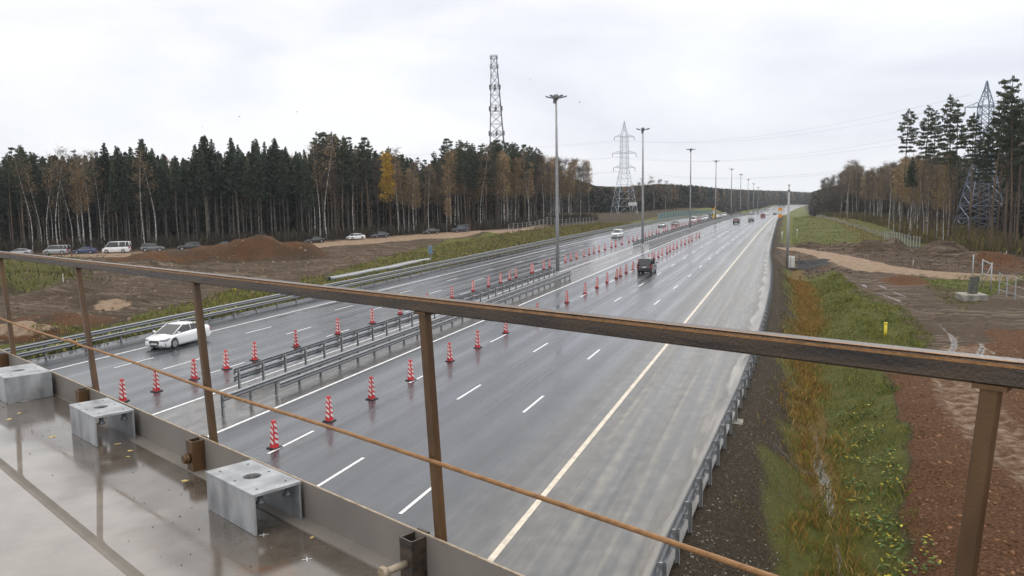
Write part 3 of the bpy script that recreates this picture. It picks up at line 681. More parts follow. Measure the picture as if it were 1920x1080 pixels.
# ------------------------------------------------------------------ lattice towers
def lattice(q, lv, leg, br, kind='x', cx=0, cy=0):
    """lv: list of (z, half width). legs and bracing on four sides"""
    cs = [(1, 1), (-1, 1), (-1, -1), (1, -1)]
    for i in range(len(lv)-1):
        (z0, w0), (z1, w1) = lv[i], lv[i+1]
        for k in range(4):
            a, b = cs[k], cs[(k+1) % 4]
            A0 = (cx+a[0]*w0, cy+a[1]*w0, z0); A1 = (cx+a[0]*w1, cy+a[1]*w1, z1); B0 = (cx+b[0]*w0, cy+b[1]*w0, z0); B1 = (cx+b[0]*w1, cy+b[1]*w1, z1)
            yield 'leg', A0, A1
            if kind == 'x': yield 'br', A0, B1; yield 'br', B0, A1
            elif kind == 'v':
                m_ = tuple((A1[j]+B1[j])/2 for j in range(3)); yield 'br', A0, m_; yield 'br', B0, m_
            else:
                yield 'br', (A0 if i % 2 else B0), (B1 if i % 2 else A1)
            yield 'br', A1, B1
pylon_w = mat('pale_galvanised_angle', (.42, .46, .52), .5, .2, .2, 1)
pylon_b = mat('blue_grey_steel', (.20, .245, .33), .5, .2, .2, 1)
TH = .8
def tower(name, parts_, root):
    for nme, m_, segs in parts_:
        q = MB()
        for p0, p1, r_ in segs: q.tube([p0, p1], r_*TH, 4, cap=False, smooth=False)
        part(q, nme, m_, root)
def pylon(label, x, y, z, H_, wb, rz, lower, pm=None):
    pm = pm or pylon_w
    root = empty('power_pylon', (x, y, z), rz); tag(root, label, 'pylon', 'power line pylons')
    lv1 = [(0, wb/2), (H_*.085, wb/2*.89), (H_*.17, wb/2*.78), (H_*.245, wb/2*.68), (H_*.32, wb/2*.575)]
    lv2 = [(H_*.32, wb/2*.575), (H_*.385, wb/2*.48), (H_*.44, wb/2*.40), (H_*.49, wb/2*.335)]
    n_ = 6; lv3 = [(H_*.49+(H_*.84-H_*.49)*i/n_, wb/2*(.335-.055*i/n_)) for i in range(n_+1)]
    lv4 = [(H_*.84, wb/2*.28), (H_*.90, wb/2*.17), (H_*.95, wb/2*.08), (H_, .06)]
    legs, lo, up = [], [], []
    for lv, kd in ((lv1, lower), (lv2, lower), (lv3, 'x'), (lv4, 'z')):
        for t_, a, b in lattice(None, lv, 0, 0, kd):
            (legs if t_ == 'leg' else lo if lv in (lv1, lv2) else up).append((a, b, .13 if t_ == 'leg' else .075))
    tower('power_pylon', [('legs', pm, legs), ('lower_bracing', pm, lo), ('upper_bracing', pm, up)], root)
    for zf, L in ((.50, 5.4), (.655, 6.0), (.83, 5.0)):
        q = MB(); wv_ = wb/2*.30
        for s in (1, -1):
            tip = (s*L, 0, H_*zf)
            for yy in (wv_, -wv_):
                q.tube([(s*wv_, yy, H_*zf), tip], .09, 4, cap=False); q.tube([(s*wv_, yy, H_*zf+1.3), tip], .07, 4, cap=False)
                for u in (.25, .5, .75):
                    q.tube([(s*(wv_+(L-wv_)*u), yy*(1-u), H_*zf), (s*(wv_+(L-wv_)*u), yy*(1-u), H_*zf+1.3*(1-u))], .04, 4, cap=False)
            q.tube([(s*wv_, wv_, H_*zf), (s*wv_, -wv_, H_*zf)], .07, 4, cap=False)
        for yy in (wv_, -wv_): q.tube([(-wv_, yy, H_*zf), (wv_, yy, H_*zf)], .07, 4, cap=False)
        part(q, 'crossarm', pm, root)
        for s in (1, -1):
            q = MB(); q.lathe([(.05, -1.6), (.13, -1.5), (.13, -.2), (.04, 0)], 8, c=(s*(L-.1), 0, H_*zf)); part(q, 'insulator', dark_steel, root)
    return root
zb = 0.1
P1 = (-75.2, 379.0)
hp = height_at(P1[0], P1[1], 226)-tz(*P1)
pylon('pale lattice power pylon on the grassy knoll between left forest and second mast', P1[0], P1[1], tz(*P1)-.2, hp, 10.0, .55, 'v')
P2 = (45.6, 236.0); hp2 = height_at(P2[0], P2[1], 150)-tz(*P2)
TH = 1.1
pylon('blue grey lattice power pylon half hidden by the pines on the right', P2[0], P2[1], tz(*P2)-.2, hp2, 9.6, .2, 'x', pylon_b)
TH = 1.0
# radio tower behind the left forest
TX, TY = -128.0, 300.0
for _ in range(8):
    px_, _y = pix(TX, TY, 40); TX += (934-px_)*.2
th = height_at(TX, TY, 105)
root = empty('radio_tower', (TX, TY, 0)); root.rotation_euler = (0, R(-1.2), .4); tag(root, 'tall grey lattice radio tower rising behind the left forest', 'radio tower')
n_ = 17; lv = [(th*i/n_, 4.2*(1-i/n_)+1.0*(i/n_)) for i in range(n_+1)]; lg_, br_ = [], []
for t_, a, b in lattice(None, lv, 0, 0, 'x'): (lg_ if t_ == 'leg' else br_).append((a, b, .17 if t_ == 'leg' else .085))
tower('radio_tower', [('legs', dark_steel, lg_), ('bracing', dark_steel, br_)], root)
for zf in (.52, .67, .80, .93, .985):
    hw = 4.2*(1-zf)+1.0*zf+.35; q = MB(); z = th*zf
    cs = [(hw, hw), (-hw, hw), (-hw, -hw), (hw, -hw)]
    for k in range(4):
        a, b2 = cs[k], cs[(k+1) % 4]
        q.tube([(*a, z), (*b2, z)], .11, 4); q.tube([(*a, z+1.1), (*b2, z+1.1)], .06, 4); q.tube([(*a, z), (*a, z+1.1)], .07, 4)
        if zf < .9: q.box(((a[0]+b2[0])/2, (a[1]+b2[1])/2, z+.9), (.5, .5, 1.7))
    part(q, 'gallery', dark_steel, root)
# power lines
wire_m = mat('aluminium_wire', (.25, .26, .28), .5, .5)
def wires(label, a, b_, offs, sag):
    a, b_ = np.array(a, float), np.array(b_, float); q = MB()
    for (o, z) in offs:
        P = []
        for i in range(21):
            u = i/20; p = a+(b_-a)*u; dvec = (b_-a)[:2]; nrm = np.array([dvec[1], -dvec[0]])/np.linalg.norm(dvec)
            P.append((p[0]+nrm[0]*o, p[1]+nrm[1]*o, p[2]+z-4*sag*u*(1-u)))
        q.tube(P, .022, 4, cap=False)
    o_ = q.build('power_line', wire_m); tag(o_, label, 'power line', 'power lines between the pylons')
z1 = tz(*P1)-.2; z2 = tz(*P2)-.2
wires('power lines sagging across the motorway to the right pylon', (P1[0], P1[1], z1), (P2[0], P2[1], z2), [(s*5.2, hp*f-1.6) for s in (1, -1) for f in (.5, .655, .83)], 5)
wires('power lines running away over the left forest from the far pylon', (P1[0], P1[1], z1), (P1[0]-330, P1[1]-60, z1+2), [(s*5.2, hp*f-1.6) for s in (1, -1) for f in (.5, .655, .83)], 6)

# ------------------------------------------------------------------ roadside furniture
white_metal = mat('white_painted_metal', (.62, .63, .62), .45, 0, .1)
blue_sign = mat('faded_blue_sign', (.16, .24, .36), .5, 0, .1)
orange_sign = mat('orange_sign', (.75, .30, .03), .5, 0, .08)
yellow_paint = mat('yellow_paint', (.65, .52, .03), .5, 0, .12)
teal_panel = mat('green_barrier_panel', (.10, .19, .17), .45, 0, .15, .6)
mesh_steel = mat('fence_steel', (.36, .37, .38), .5, .4, .15)
# camera pole with cabinet on the right shoulder
cx_, cy_ = -.55, 121.0; cz_ = tz(cx_, cy_); ph = height_at(cx_, cy_, 358)-cz_
root = empty('camera_pole', (cx_, cy_, cz_)); tag(root, 'grey pole with a small camera on top beside the right shoulder', 'camera pole')
q = MB(); q.tube([(0, 0, -.3), (0, 0, ph)], [.21, .15], 12); part(q, 'pole', mast_steel, root)
q = MB(); q.tube([(0, 0, ph), (0, 0, ph+.75)], .05, 6); q.box((0, 0, ph+.05), (.36, .36, .25), bev=.04); part(q, 'bracket', dark_steel, root)
q = MB(); q.lathe([(.05, ph+.6), (.16, ph+.75), (.16, ph+.92), (.06, ph+1.0)], 10); q.box((.1, -.22, ph+.85), (.18, .45, .16), bev=.03); part(q, 'camera', white_metal, root)
kx, ky = -.1, 123.2; kz = tz(kx, ky)
root = empty('control_cabinet', (kx, ky, kz)); tag(root, 'white control cabinet standing behind the grey camera pole', 'cabinet')
q = MB(); q.box((0, 0, .12), (1.8, 1.1, .3)); part(q, 'plinth', concrete, root)
q = MB(); q.box((-.28, 0, 1.1), (.52, .6, 1.65), bev=.03); part(q, 'cabinet_body', white_metal, root)
q = MB(); q.box((.3, 0, 1.05), (.52, .6, 1.55), bev=.03); q.box((.3, -.315, 1.05), (.42, .02, 1.35)); part(q, 'cabinet_body', white_metal, root)
# roadside marker signs
def post_sign(name, label, cat, x, y, z, h, panels, pm=mast_steel, pr=.05, group=None):
    root = empty(name, (x, y, z)); tag(root, label, cat, group)
    q = MB(); q.tube([(0, 0, -.4), (0, 0, h)], pr, 8); part(q, 'post', pm, root)
    for (dx, zc, wd, hh_, m_, shp) in panels:
        q = MB()
        if shp == 'box': q.box((dx, -.08, zc), (wd, .04, hh_), bev=.012)
        elif shp == 'tri': q.add([(dx-wd/2, -.10, zc-hh_/2), (dx+wd/2, -.10, zc-hh_/2), (dx, -.10, zc+hh_/2), (dx-wd/2, -.06, zc-hh_/2), (dx+wd/2, -.06, zc-hh_/2), (dx, -.06, zc+hh_/2)], [(0, 1, 2), (5, 4, 3), (0, 3, 4, 1), (1, 4, 5, 2), (2, 5, 3, 0)])
        part(q, 'panel', m_, root)
    return root
sx_, sy_ = -51.6, 111.0; szz = tz(sx_, sy_)
post_sign('road_sign', 'faded blue upright road sign on the grass by the grey pipes', 'road sign', sx_, sy_, szz, height_at(sx_, sy_, 459)-szz, [(0, height_at(sx_, sy_, 469)-szz, .68, 1.2, blue_sign, 'box'), (0, height_at(sx_, sy_, 469)-szz, .12, .8, white_metal, 'box')])
wx, wy = -29.3, 331.0; wz = float(road_z(wy))
wr = post_sign('works_sign', 'orange triangular roadworks sign in the far median', 'road sign', wx, wy, wz, 4.6, [(0, 4.3, 1.6, 1.5, orange_sign, 'tri'), (0, 2.8, 1.2, 1.1, white_metal, 'box'), (0, 1.5, 1.3, 1.2, yellow_paint, 'box'), (0, .6, 1.6, .5, orange_sign, 'box')])
wx, wy = -4.1, 300.0; wz = float(road_z(wy))
post_sign('works_sign', 'orange and white roadworks sign on the far right shoulder', 'road sign', wx, wy, wz, 4.4, [(0, 4.0, 1.5, 1.0, orange_sign, 'box'), (0, 2.9, 1.3, .9, white_metal, 'box'), (0, 1.7, 1.3, 1.2, orange_sign, 'box')])
wx, wy = -62.0, 330.0
post_sign('billboard', 'small pale board on a post behind the green noise barrier', 'billboard', wx, wy, tz(wx, wy), 6.0, [(0, 5.1, 3.6, 1.3, white_metal, 'box')], pr=.12)
for k, (x, y) in enumerate(((-1.9, 172), (1.1, 196))):
    q = MB(); q.tube([(0, 0, -.3), (0, 0, 1.9)], .05, 6); q.box((0, 0, 1.75), (.3, .08, .35))
    o = q.build('marker_post', white_metal); o.location = (x, y, tz(x, y)); tag(o, ['short white marker post behind the right crash barrier past the cabinet', 'white marker post at the edge of the far green field'][k], 'marker post')
# yellow pipe markers
for k, (px_, py_) in enumerate(((441, 549), (1660, 628))):
    p = ground(px_, py_, -1.1); z = tz(p[0], p[1]); h = max(.7, height_at(p[0], p[1], [532, 605][k])-z)
    q = MB(); q.tube([(0, 0, -.3), (0, 0, h-.05)], .11, 10); q.lathe([(.14, h-.1), (.14, h), (.05, h+.03)], 10)
    o = q.build('pipe_marker', yellow_paint); o.location = (p[0], p[1], z); tag(o, ['yellow marker post in the grass beside the left crash barrier', 'yellow marker post in the grass right of the ditch'][k], 'marker post')
for k, (px_, py_) in enumerate(((1887, 481), (1712, 497), (120, 545))):
    p = ground(px_, py_, -1.1); z = tz(p[0], p[1]); q = MB(); q.box((0, 0, .35), (.07, .07, 1.1)); q.add([(-.035, -.035, .9), (.035, -.035, .9), (.035, .035, .9), (-.035, .035, .9), (0, 0, 1.0)], [(0, 1, 4), (1, 2, 4), (2, 3, 4), (3, 0, 4)])
    o = q.build('survey_stake', white_metal); o.location = (p[0], p[1], z); tag(o, ['white survey stake at the edge of the right wood', 'white survey stake in the dug earth on the right', 'white survey stake in the dug earth on the left'][k], 'stake')
# grey drainage pipes lying on the left grass
pipe_m = mat('grey_plastic_pipe', (.12, .125, .135), .4, 0, .15, 2); pipe_l = mat('pale_grey_pipe', (.22, .23, .25), .4, 0, .15, 2)
for k, (xa, ya, xb, yb, m_, r_) in enumerate(((-56.3, 90, -56.6, 121, pipe_l, .33), (-57.4, 93, -57.6, 118, pipe_m, .27))):
    q = MB(); P = [(xa+(xb-xa)*i/10, ya+(yb-ya)*i/10, tz(xa+(xb-xa)*i/10, ya+(yb-ya)*i/10)+r_*.9) for i in range(11)]; zl = np.mean([p[2] for p in P]); P = [(p[0], p[1], .3*p[2]+.7*zl) for p in P]
    q.tube(P, r_, 14, cap=False); q.tube(P[::-1], r_*.9, 14, cap=False)
    for e_ in (0, -1):
        o_ = len(q.v)
    q.tube([P[0], (P[0][0], P[0][1]+.25, P[0][2])], r_*1.08, 14); q.tube([P[-1], (P[-1][0], P[-1][1]-.25, P[-1][2])], r_*1.08, 14)
    q.lathe([(r_*.9, 0), (r_*.9, .01)], 14, 1, c=(P[0][0], P[0][1]-.012, P[0][2]), axis='y')
    o = q.build('drainage_pipe', [m_, black_plastic]); tag(o, ['long pale grey drainage pipe lying on the grass by the left barrier', 'darker drainage pipe lying just behind the pale one'][k], 'pipe', 'drainage pipes on the grass')
# green noise barrier
root = empty('noise_barrier', (-47.0, 300, 0)); tag(root, 'long green noise barrier along the far left edge of the motorway', 'noise barrier')
q = MB(); ys = lines([(300, 520.1, 4)]); q.sweep([(0, y-300, float(road_z(y))) for y in ys], [(.07, -1), (-.07, -1), (-.07, 3.0), (.07, 3.0)]); part(q, 'panels', teal_panel, root)
for y in np.arange(300, 521, 8):
    q = MB(); q.box((.12, y-300, float(road_z(y))+1.1), (.2, .2, 4.1)); part(q, 'post', mast_steel, root)
# post fences
def fence(label, pts, n, h, rails, cat='fence', r_=.05, mesh=True):
    pts = [np.array(p, float) for p in pts]; x0, y0 = pts[0]; z0 = tz(x0, y0); root = empty('fence', (x0, y0, z0)); tag(root, label, cat)
    seg = [np.linalg.norm(pts[i+1]-pts[i]) for i in range(len(pts)-1)]; tot = sum(seg)
    def at(s):
        for i, L in enumerate(seg):
            if s <= L or i == len(seg)-1: return pts[i]+(pts[i+1]-pts[i])*s/L
            s -= L
    Q = []; pr = None
    for k in range(n+1):
        p = at(tot*k/n); z = tz(*p)-z0; Q.append((p[0]-x0, p[1]-y0, z))
        if pr is None:
            q = MB(); q.box((0, 0, h/2-.2), (r_*2, r_*2, h+.4)); pr = part(q, 'post', mesh_steel, root); pr.location = Q[-1]
        else: o = dup(pr, Q[-1], parent=root); reg(o, root)
    q = MB()
    for z in rails: q.tube([(a, b_, c_+z) for a, b_, c_ in Q], .02, 4)
    part(q, 'wires', mesh_steel, root); return root
fence('wire mesh fence along the foot of the left forest behind the bare earth', [ground(954, 436, -.2)[:2], ground(1112, 420, 0)[:2]], 22, 2.3, (.3, .9, 1.5, 2.2), r_=.06)
fence('row of pale fence posts in front of the right wood, behind the dark earth heap', [(18.4, 186), (21.6, 160)], 13, 2.2, (.4, 1.2, 2.0), r_=.08)
fence('grey post fence climbing away from the concrete block on the right', [(20.0, 93), (20.4, 89), (21.2, 84), (22.5, 78)], 7, 2.2, (.5, 1.3, 2.1), r_=.05)
fence('pale post fence along the far edge of the right green field', [(19.5, 188), (17.5, 235), (14.5, 290), (10, 380)], 60, 1.25, (.4, .9), r_=.05)
# open gate frame
root = empty('gate_frame', (20, 101, tz(20, 101))); tag(root, 'tall grey gate frame standing beside the dirt road', 'gate')
for (x, y) in ((0, 0), (.0, -4.4), (.3, 6.5)):
    q = MB(); q.tube([(x, y, -.4), (x, y, 3.0)], .06, 8); part(q, 'post', mesh_steel, root)
q = MB(); q.tube([(0, 0, 2.9), (0, -4.4, 2.8)], .05, 8); q.tube([(0, -4.4, 2.8), (-.8, -3.4, .1)], .05, 8); q.tube([(0, 0, 1.5), (0, -4.4, 1.4)], .03, 6); part(q, 'frame', mesh_steel, root)
# concrete footing block
bx_, by_ = 16.7, 88.5; bz_ = tz(bx_, by_)
block_m = mat('weathered_concrete', (.13, .12, .10), .85, 0, col2=(.34, .32, .28), scale=3, bump=.5, bscale=12); pil_m = mat('dark_mossy_concrete', (.035, .04, .032), .85, 0, col2=(.13, .135, .11), scale=4, bump=.5, bscale=12)
root = empty('concrete_footing', (bx_, by_, bz_), .12); tag(root, 'square concrete footing slab carrying a leaning dark stub column', 'concrete footing')
q = MB(); q.box((0, 0, .22), (2.3, 2.3, .8), bev=.06); part(q, 'slab', block_m, root)
q = MB(); q.add([(-.30, -.3, .6), (.42, -.3, .6), (.42, .35, .6), (-.30, .35, .6), (-.12, -.26, 2.25), (.58, -.26, 2.35), (.58, .32, 2.3), (-.12, .32, 2.22)], [(0, 1, 5, 4), (1, 2, 6, 5), (2, 3, 7, 6), (3, 0, 4, 7), (4, 5, 6, 7), (3, 2, 1, 0)])
for k in range(4): q.tube([(.1+.2*(k % 2), -.1+.25*(k//2), 2.2), (.1+.2*(k % 2), -.1+.25*(k//2), 2.45)], .02, 5)
part(q, 'stub_column', pil_m, root)
# concrete drain chute down the embankment
root = empty('drain_chute', (-1.75, 34.2, 0)); tag(root, 'concrete drain chute running from the barrier down to the ditch', 'drain chute')
W_ = [ground(1386, 796, -.25), ground(1412, 812, -.7), ground(1450, 836, -1.2), ground(1500, 864, -1.75), ground(1530, 880, -2.1)]
P = [(p[0]+1.75, p[1]-34.2, tz(p[0], p[1])-.09) for p in W_]
q = MB(); q.sweep(P, [(-.22, -.1), (-.22, .10), (-.16, .10), (-.14, .02), (.14, .02), (.16, .10), (.22, .10), (.22, -.1)]); part(q, 'channel', concrete, root)
q = MB(); q.box((P[0][0]-.1, P[0][1]+.05, P[0][2]+.02), (.5, .9, .16), bev=.03); part(q, 'apron', block_m, root)
# black sheet over heap beside the cabinet
sheet_m = mat('dark_rubber_sheet', (.028, .03, .03), .8, 0, .3, 2, spec=.1)
xs = np.linspace(0.6, 5.2, 26); ys = np.linspace(123.5, 131.5, 30); XX, YY = np.meshgrid(xs, ys)
ZZ = terrain_z(XX.ravel(), YY.ravel())+.06+.35*(fbm(XX.ravel()*1.3, YY.ravel()*1.3, 77, 3)-.2)*sst(0, .5, 1-np.maximum(np.abs(XX.ravel()-2.9)/2.3, np.abs(YY.ravel()-127.5)/4))
keep = []
for j in range(29):
    for i in range(25):
        a = j*26+i; keep.append((a, a+1, a+27, a+26))
o = npmesh('tarpaulin', np.stack([XX.ravel()+.3*np.sin(YY.ravel()*1.7), YY.ravel(), ZZ], 1), keep, sheet_m, smooth=True); tag(o, 'crumpled dark sheeting heaped beside the white cabinet', 'tarpaulin')
bird_m = mat('dark_feathers', (.03, .03, .032), .7)
for k, (px_, py_) in enumerate(((994, 149), (725, 172), (449, 219), (556, 210), (380, 239), (1087, 192))):
    d = ray(px_, py_); p = np.array([0, 0, CAM_H])+d*130; q = MB()
    q.lathe([(.02, -.2), (.07, -.08), (.08, .05), (.04, .17), (.01, .22)], 8, axis='y')
    q.add([(0, .06, .04), (.42, .02, .2), (.36, -.1, .18), (0, -.08, .04), (-.42, .02, .2), (-.36, -.1, .18)], [(0, 1, 2, 3), (0, 3, 5, 4)])
    o = q.build('bird', bird_m); o.location = p; o.scale = (.6, .6, .6); o.rotation_euler = (0, 0, k); tag(o, 'small dark bird flying in the grey sky', 'bird', 'birds in the sky')
# ------------------------------------------------------------------ trees
def quads_mesh(name, cen, U, W_, m, parent):
    """many leaf-sized four-cornered faces: centre, half-axis vectors"""
    n = len(cen); V = np.empty((n*4, 3)); V[0::4] = cen-U-W_*.6; V[1::4] = cen+U-W_; V[2::4] = cen+U*.9+W_; V[3::4] = cen-U+W_*.8
    o = npmesh(name, V, np.arange(n*4).reshape(-1, 4), m, parent=parent); return reg(o, parent)
def unit(v): return v/(np.linalg.norm(v, axis=-1, keepdims=True)+1e-9)
def trunk(h, r0, r1, lean=0, wob=.1, n=7, seg=9, sr=None):
    sr = sr or rng; P = []; R_ = []; a = sr.uniform(0, 6.28); wx, wy = sr.normal(0, wob, 2)
    for i in range(seg+1):
        u = i/seg; P.append((lean*u*u*h*.6*math.cos(a)+wx*math.sin(u*5), lean*u*u*h*.6*math.sin(a)+wy*math.sin(u*4+1), h*u-.6*(i == 0))); R_.append(r0+(r1-r0)*u**.8)
    q = MB(); q.tube(P, R_, n); return q, np.array(P)
def at_h(P, z): return np.stack([np.interp(z, P[:, 2], P[:, 0]), np.interp(z, P[:, 2], P[:, 1]), z], -1)
def spruce_proto(seed, cb=.5):
    sr = np.random.default_rng(seed); root = empty('spruce_tree'); h = 27.0
    q, P = trunk(h, .21, .03, 0, .12, sr=sr)
    for k in range(70):   # dead twigs on the bare stem
        z = sr.uniform(2, h*cb+2); a = sr.uniform(0, 6.28); L = sr.uniform(.5, 1.7); p = at_h(P, z)
        q.tube([p, p+np.array([L*math.cos(a), L*math.sin(a), -.25*L])], [.03, .012], 3, mi=1, cap=False)
    part(q, 'trunk', [bark_spruce, twig_dark], root)
    cen, U, W_ = [], [], []
    z = h*cb-sr.uniform(0, 2.0)
    while z < h-.25:
        u = (h-z)/(h*(1-cb)); L = 2.15*min(1, u*1.25)**.85*(.8+.4*sr.random())+.10; nb = 7 if u > .12 else 5; qs = .42+.58*min(1, u*2.2); a0 = sr.uniform(0, 6.28)
        if u > .75: nb = 6
        for b_ in range(nb):
            a = a0+b_*6.283/nb+sr.normal(0, .22); Lb = L*sr.uniform(.68, 1.12); dz = (-.34+.55*(1-u))
            d = np.array([math.cos(a), math.sin(a), 0]); base = at_h(P, z)
            ns = max(2, int(Lb/.34))
            for s in range(ns):
                f = (s+.6)/ns; p = base+d*Lb*f+np.array([0, 0, dz*Lb*f+.22*Lb*f*f])+sr.normal(0, .07, 3)
                side = np.array([-d[1], d[0], 0]); wd = (.36*(1-.6*f)+.09)*qs
                cen.append(p); U.append(d*.28*qs+np.array([0, 0, -.06])); W_.append(side*wd+np.array([0, 0, sr.normal(0, .12)]))
                cen.append(p-np.array([0, 0, .16])); U.append(d*.20*qs*sr.choice([1, -1])+side*sr.normal(0, .1)*qs); W_.append(np.array([0, 0, .20*qs])+side*sr.normal(0, .1)*qs)
        z += .50 if u > .3 else .42
    quads_mesh('crown', np.array(cen), np.array(U), np.array(W_), leaf_spruce, root); return root
def pine_proto(seed, cb=.60, h=27.0, dens=1.0):
    sr = np.random.default_rng(seed); root = empty('pine_tree')
    q, P = trunk(h, .23, .05, .02, .25, sr=sr); cen, U, W_ = [], [], []
    z = h*cb; blobs = []
    for k in range(9):
        zz = sr.uniform(h*.3, h*cb); a = sr.uniform(0, 6.28); L = sr.uniform(.5, 1.6); p = at_h(P, zz); q.tube([p, p+np.array([L*math.cos(a), L*math.sin(a), .1])], [.04, .012], 3, mi=1, cap=False)
    while z < h-.2:
        u = (h-z)/(h*(1-cb)); L = 2.35*min(1, u*1.35+.06)**.75*(1-.35*max(0, u-.75)/.25)*sr.uniform(.7, 1.15)+.2
        for b_ in range(sr.integers(3, 6)):
            a = sr.uniform(0, 6.28); Lb = L*sr.uniform(.45, 1.12); d = np.array([math.cos(a), math.sin(a), 0]); base = at_h(P, z)
            tip = base+d*Lb+np.array([0, 0, Lb*(.10+.35*(1-u))-.2*u])
            mid = base+d*Lb*.55+np.array([0, 0, Lb*.05]); q.tube([base, mid, tip], [.05, .035, .012], 4, mi=1, cap=False)
            blobs.append((tip, .34+.10*sr.random()))
            sd = np.array([-d[1], d[0], .08])
            if Lb > .7: blobs.append((mid+d*Lb*.2+sd*sr.uniform(-.35, .35), .36))
            if Lb > 1.2: blobs.append((tip+sd*sr.choice([-1, 1])*.5-d*.35, .36)); blobs.append((mid+sd*sr.uniform(-.4, .4), .30))
            if Lb > 1.7: blobs.append((tip-sd*.6-d*.45, .36))
        z += sr.uniform(.55, .95)
    blobs.append((at_h(P, h-.1), .30)); blobs.append((at_h(P, h-.5), .34))
    part(q, 'trunk', [bark_pine, bark_grey], root)
    for p, r_ in blobs:
        n = int(19*dens*(r_/.38)**2); v = sr.normal(0, 1, (n, 3)); v = unit(v)*r_*sr.uniform(.25, 1.2, (n, 1)); v[:, 2] *= .5
        cen.append(p+v); dr_ = unit(sr.normal(0, 1, (n, 3))+np.array([0, 0, .5])); U.append(dr_*sr.uniform(.14, .28, (n, 1))); W_.append(unit(np.cross(dr_, sr.normal(0, 1, (n, 3))))*sr.uniform(.035, .085, (n, 1)))
    quads_mesh('crown', np.concatenate(cen), np.concatenate(U), np.concatenate(W_), leaf_pine, root); return root
def broad_proto(seed, kind, h=24.0):
    """birch / bare / yellow: branching twigs with sparse leaves"""
    sr = np.random.default_rng(seed)
    name = {'birch': 'birch_tree', 'bare': 'bare_tree', 'yellow': 'maple_tree', 'thinbirch': 'birch_tree'}[kind]
    root = empty(name); bm_ = bark_birch if 'birch' in kind else bark_grey
    q, P = trunk(h*.93, .16, .02, .10 if 'birch' in kind else .05, .3, sr=sr, seg=12)
    lo = .38 if kind != 'yellow' else .3; tips = []
    tw = MB()
    nb = {'birch': 44, 'bare': 52, 'yellow': 46, 'thinbirch': 34}[kind]
    for b_ in range(nb):
        u = sr.random()**.8; z = h*(lo+(.92-lo)*u); a = sr.uniform(0, 6.28); L = (1-u*.72)*sr.uniform(1.8, 3.4)*(1.25 if kind == 'yellow' else 1)
        d = np.array([math.cos(a), math.sin(a), 0]); base = at_h(P, z); up = sr.uniform(.6, 1.25)
        p1 = base+d*L*.45+np.array([0, 0, L*.45*up]); p2 = base+d*L*.8+np.array([0, 0, L*up])
        q.tube([base, p1, p2], [.045*(1-u)+.02, .025, .01], 3, mi=1, cap=False)
        for s in range(9 if kind != 'yellow' else 8):
            f = sr.uniform(.25, 1); p = base+(p1-base)*min(1, f*2) if f < .5 else p1+(p2-p1)*(f-.5)*2
            e = unit(np.array([*sr.normal(0, 1, 2), sr.normal(.55 if 'birch' not in kind else .1, .6)])+d*.4)*sr.uniform(.5, 1.5)
            tw.tube([p, p+e], [.016, .006], 3, cap=False); tips.append((p, e))
            for s2 in range(2):
                g_ = sr.uniform(.3, 1); e2 = unit(e+sr.normal(0, .6, 3))*sr.uniform(.3, .8); tw.tube([p+e*g_, p+e*g_+e2], [.011, .005], 3, cap=False); tips.append((p+e*g_, e2))
    part(q, 'trunk', [bm_, twig_grey], root)
    tw_o = tw.build('twigs', twig_grey, root, fix=False); reg(tw_o, root)
    nl = {'birch': 2600, 'bare': 0, 'yellow': 5200, 'thinbirch': 260}[kind]
    if nl:
        idx = sr.integers(0, len(tips), nl); A = np.array([tips[i][0] for i in idx]); E_ = np.array([tips[i][1] for i in idx])
        keepz = A[:, 2]
        cen = A+E_*sr.uniform(.2, 1.15, (nl, 1))+sr.normal(0, .16, (nl, 3))
        sz = .10 if kind != 'yellow' else .14
        dr_ = unit(sr.normal(0, 1, (nl, 3))); U = dr_*sr.uniform(sz*.7, sz*1.4, (nl, 1)); W_ = unit(np.cross(dr_, sr.normal(0, 1, (nl, 3))))*sr.uniform(sz*.5, sz, (nl, 1))
        quads_mesh('crown', cen, U, W_, leaf_yellow if kind == 'yellow' else leaf_orange, root)
    return root
PR = {'spruce': [(spruce_proto(11, .62), 27.), (spruce_proto(12, .54), 27.), (spruce_proto(13, .68), 27.), (spruce_proto(14, .58), 27.), (spruce_proto(15, .64), 27.)],
      'pine': [(pine_proto(21, .60), 27.), (pine_proto(22, .55), 27.), (pine_proto(23, .66), 27.), (pine_proto(24, .62), 27.)],
      'birch': [(broad_proto(31, 'birch'), 24.), (broad_proto(32, 'birch'), 24.), (broad_proto(33, 'birch'), 24.)],
      'thinbirch': [(broad_proto(34, 'thinbirch'), 24.), (broad_proto(35, 'thinbirch'), 24.)],
      'bare': [(broad_proto(41, 'bare'), 24.), (broad_proto(42, 'bare'), 24.), (broad_proto(43, 'bare'), 24.)],
      'yellow': [(broad_proto(51, 'yellow'), 24.)]}
USED = set()
TAKEN = []
def plant(kind, x, y, h, label, group, rad=1.0):
    p, ph = random.choice(PR[kind]); z = tz(x, y); s = h/ph; sc = (s*rad, s*rad, s)
    if p.name in USED: o = dup(p)
    else: o = p; USED.add(p.name)
    o.location = (x, y, z); o.rotation_euler = (0, 0, random.uniform(0, 6.28)); o.scale = sc
    tag(o, label, {'spruce': 'spruce', 'pine': 'pine', 'birch': 'birch', 'thinbirch': 'birch', 'bare': 'tree', 'yellow': 'tree'}[kind], group); return o
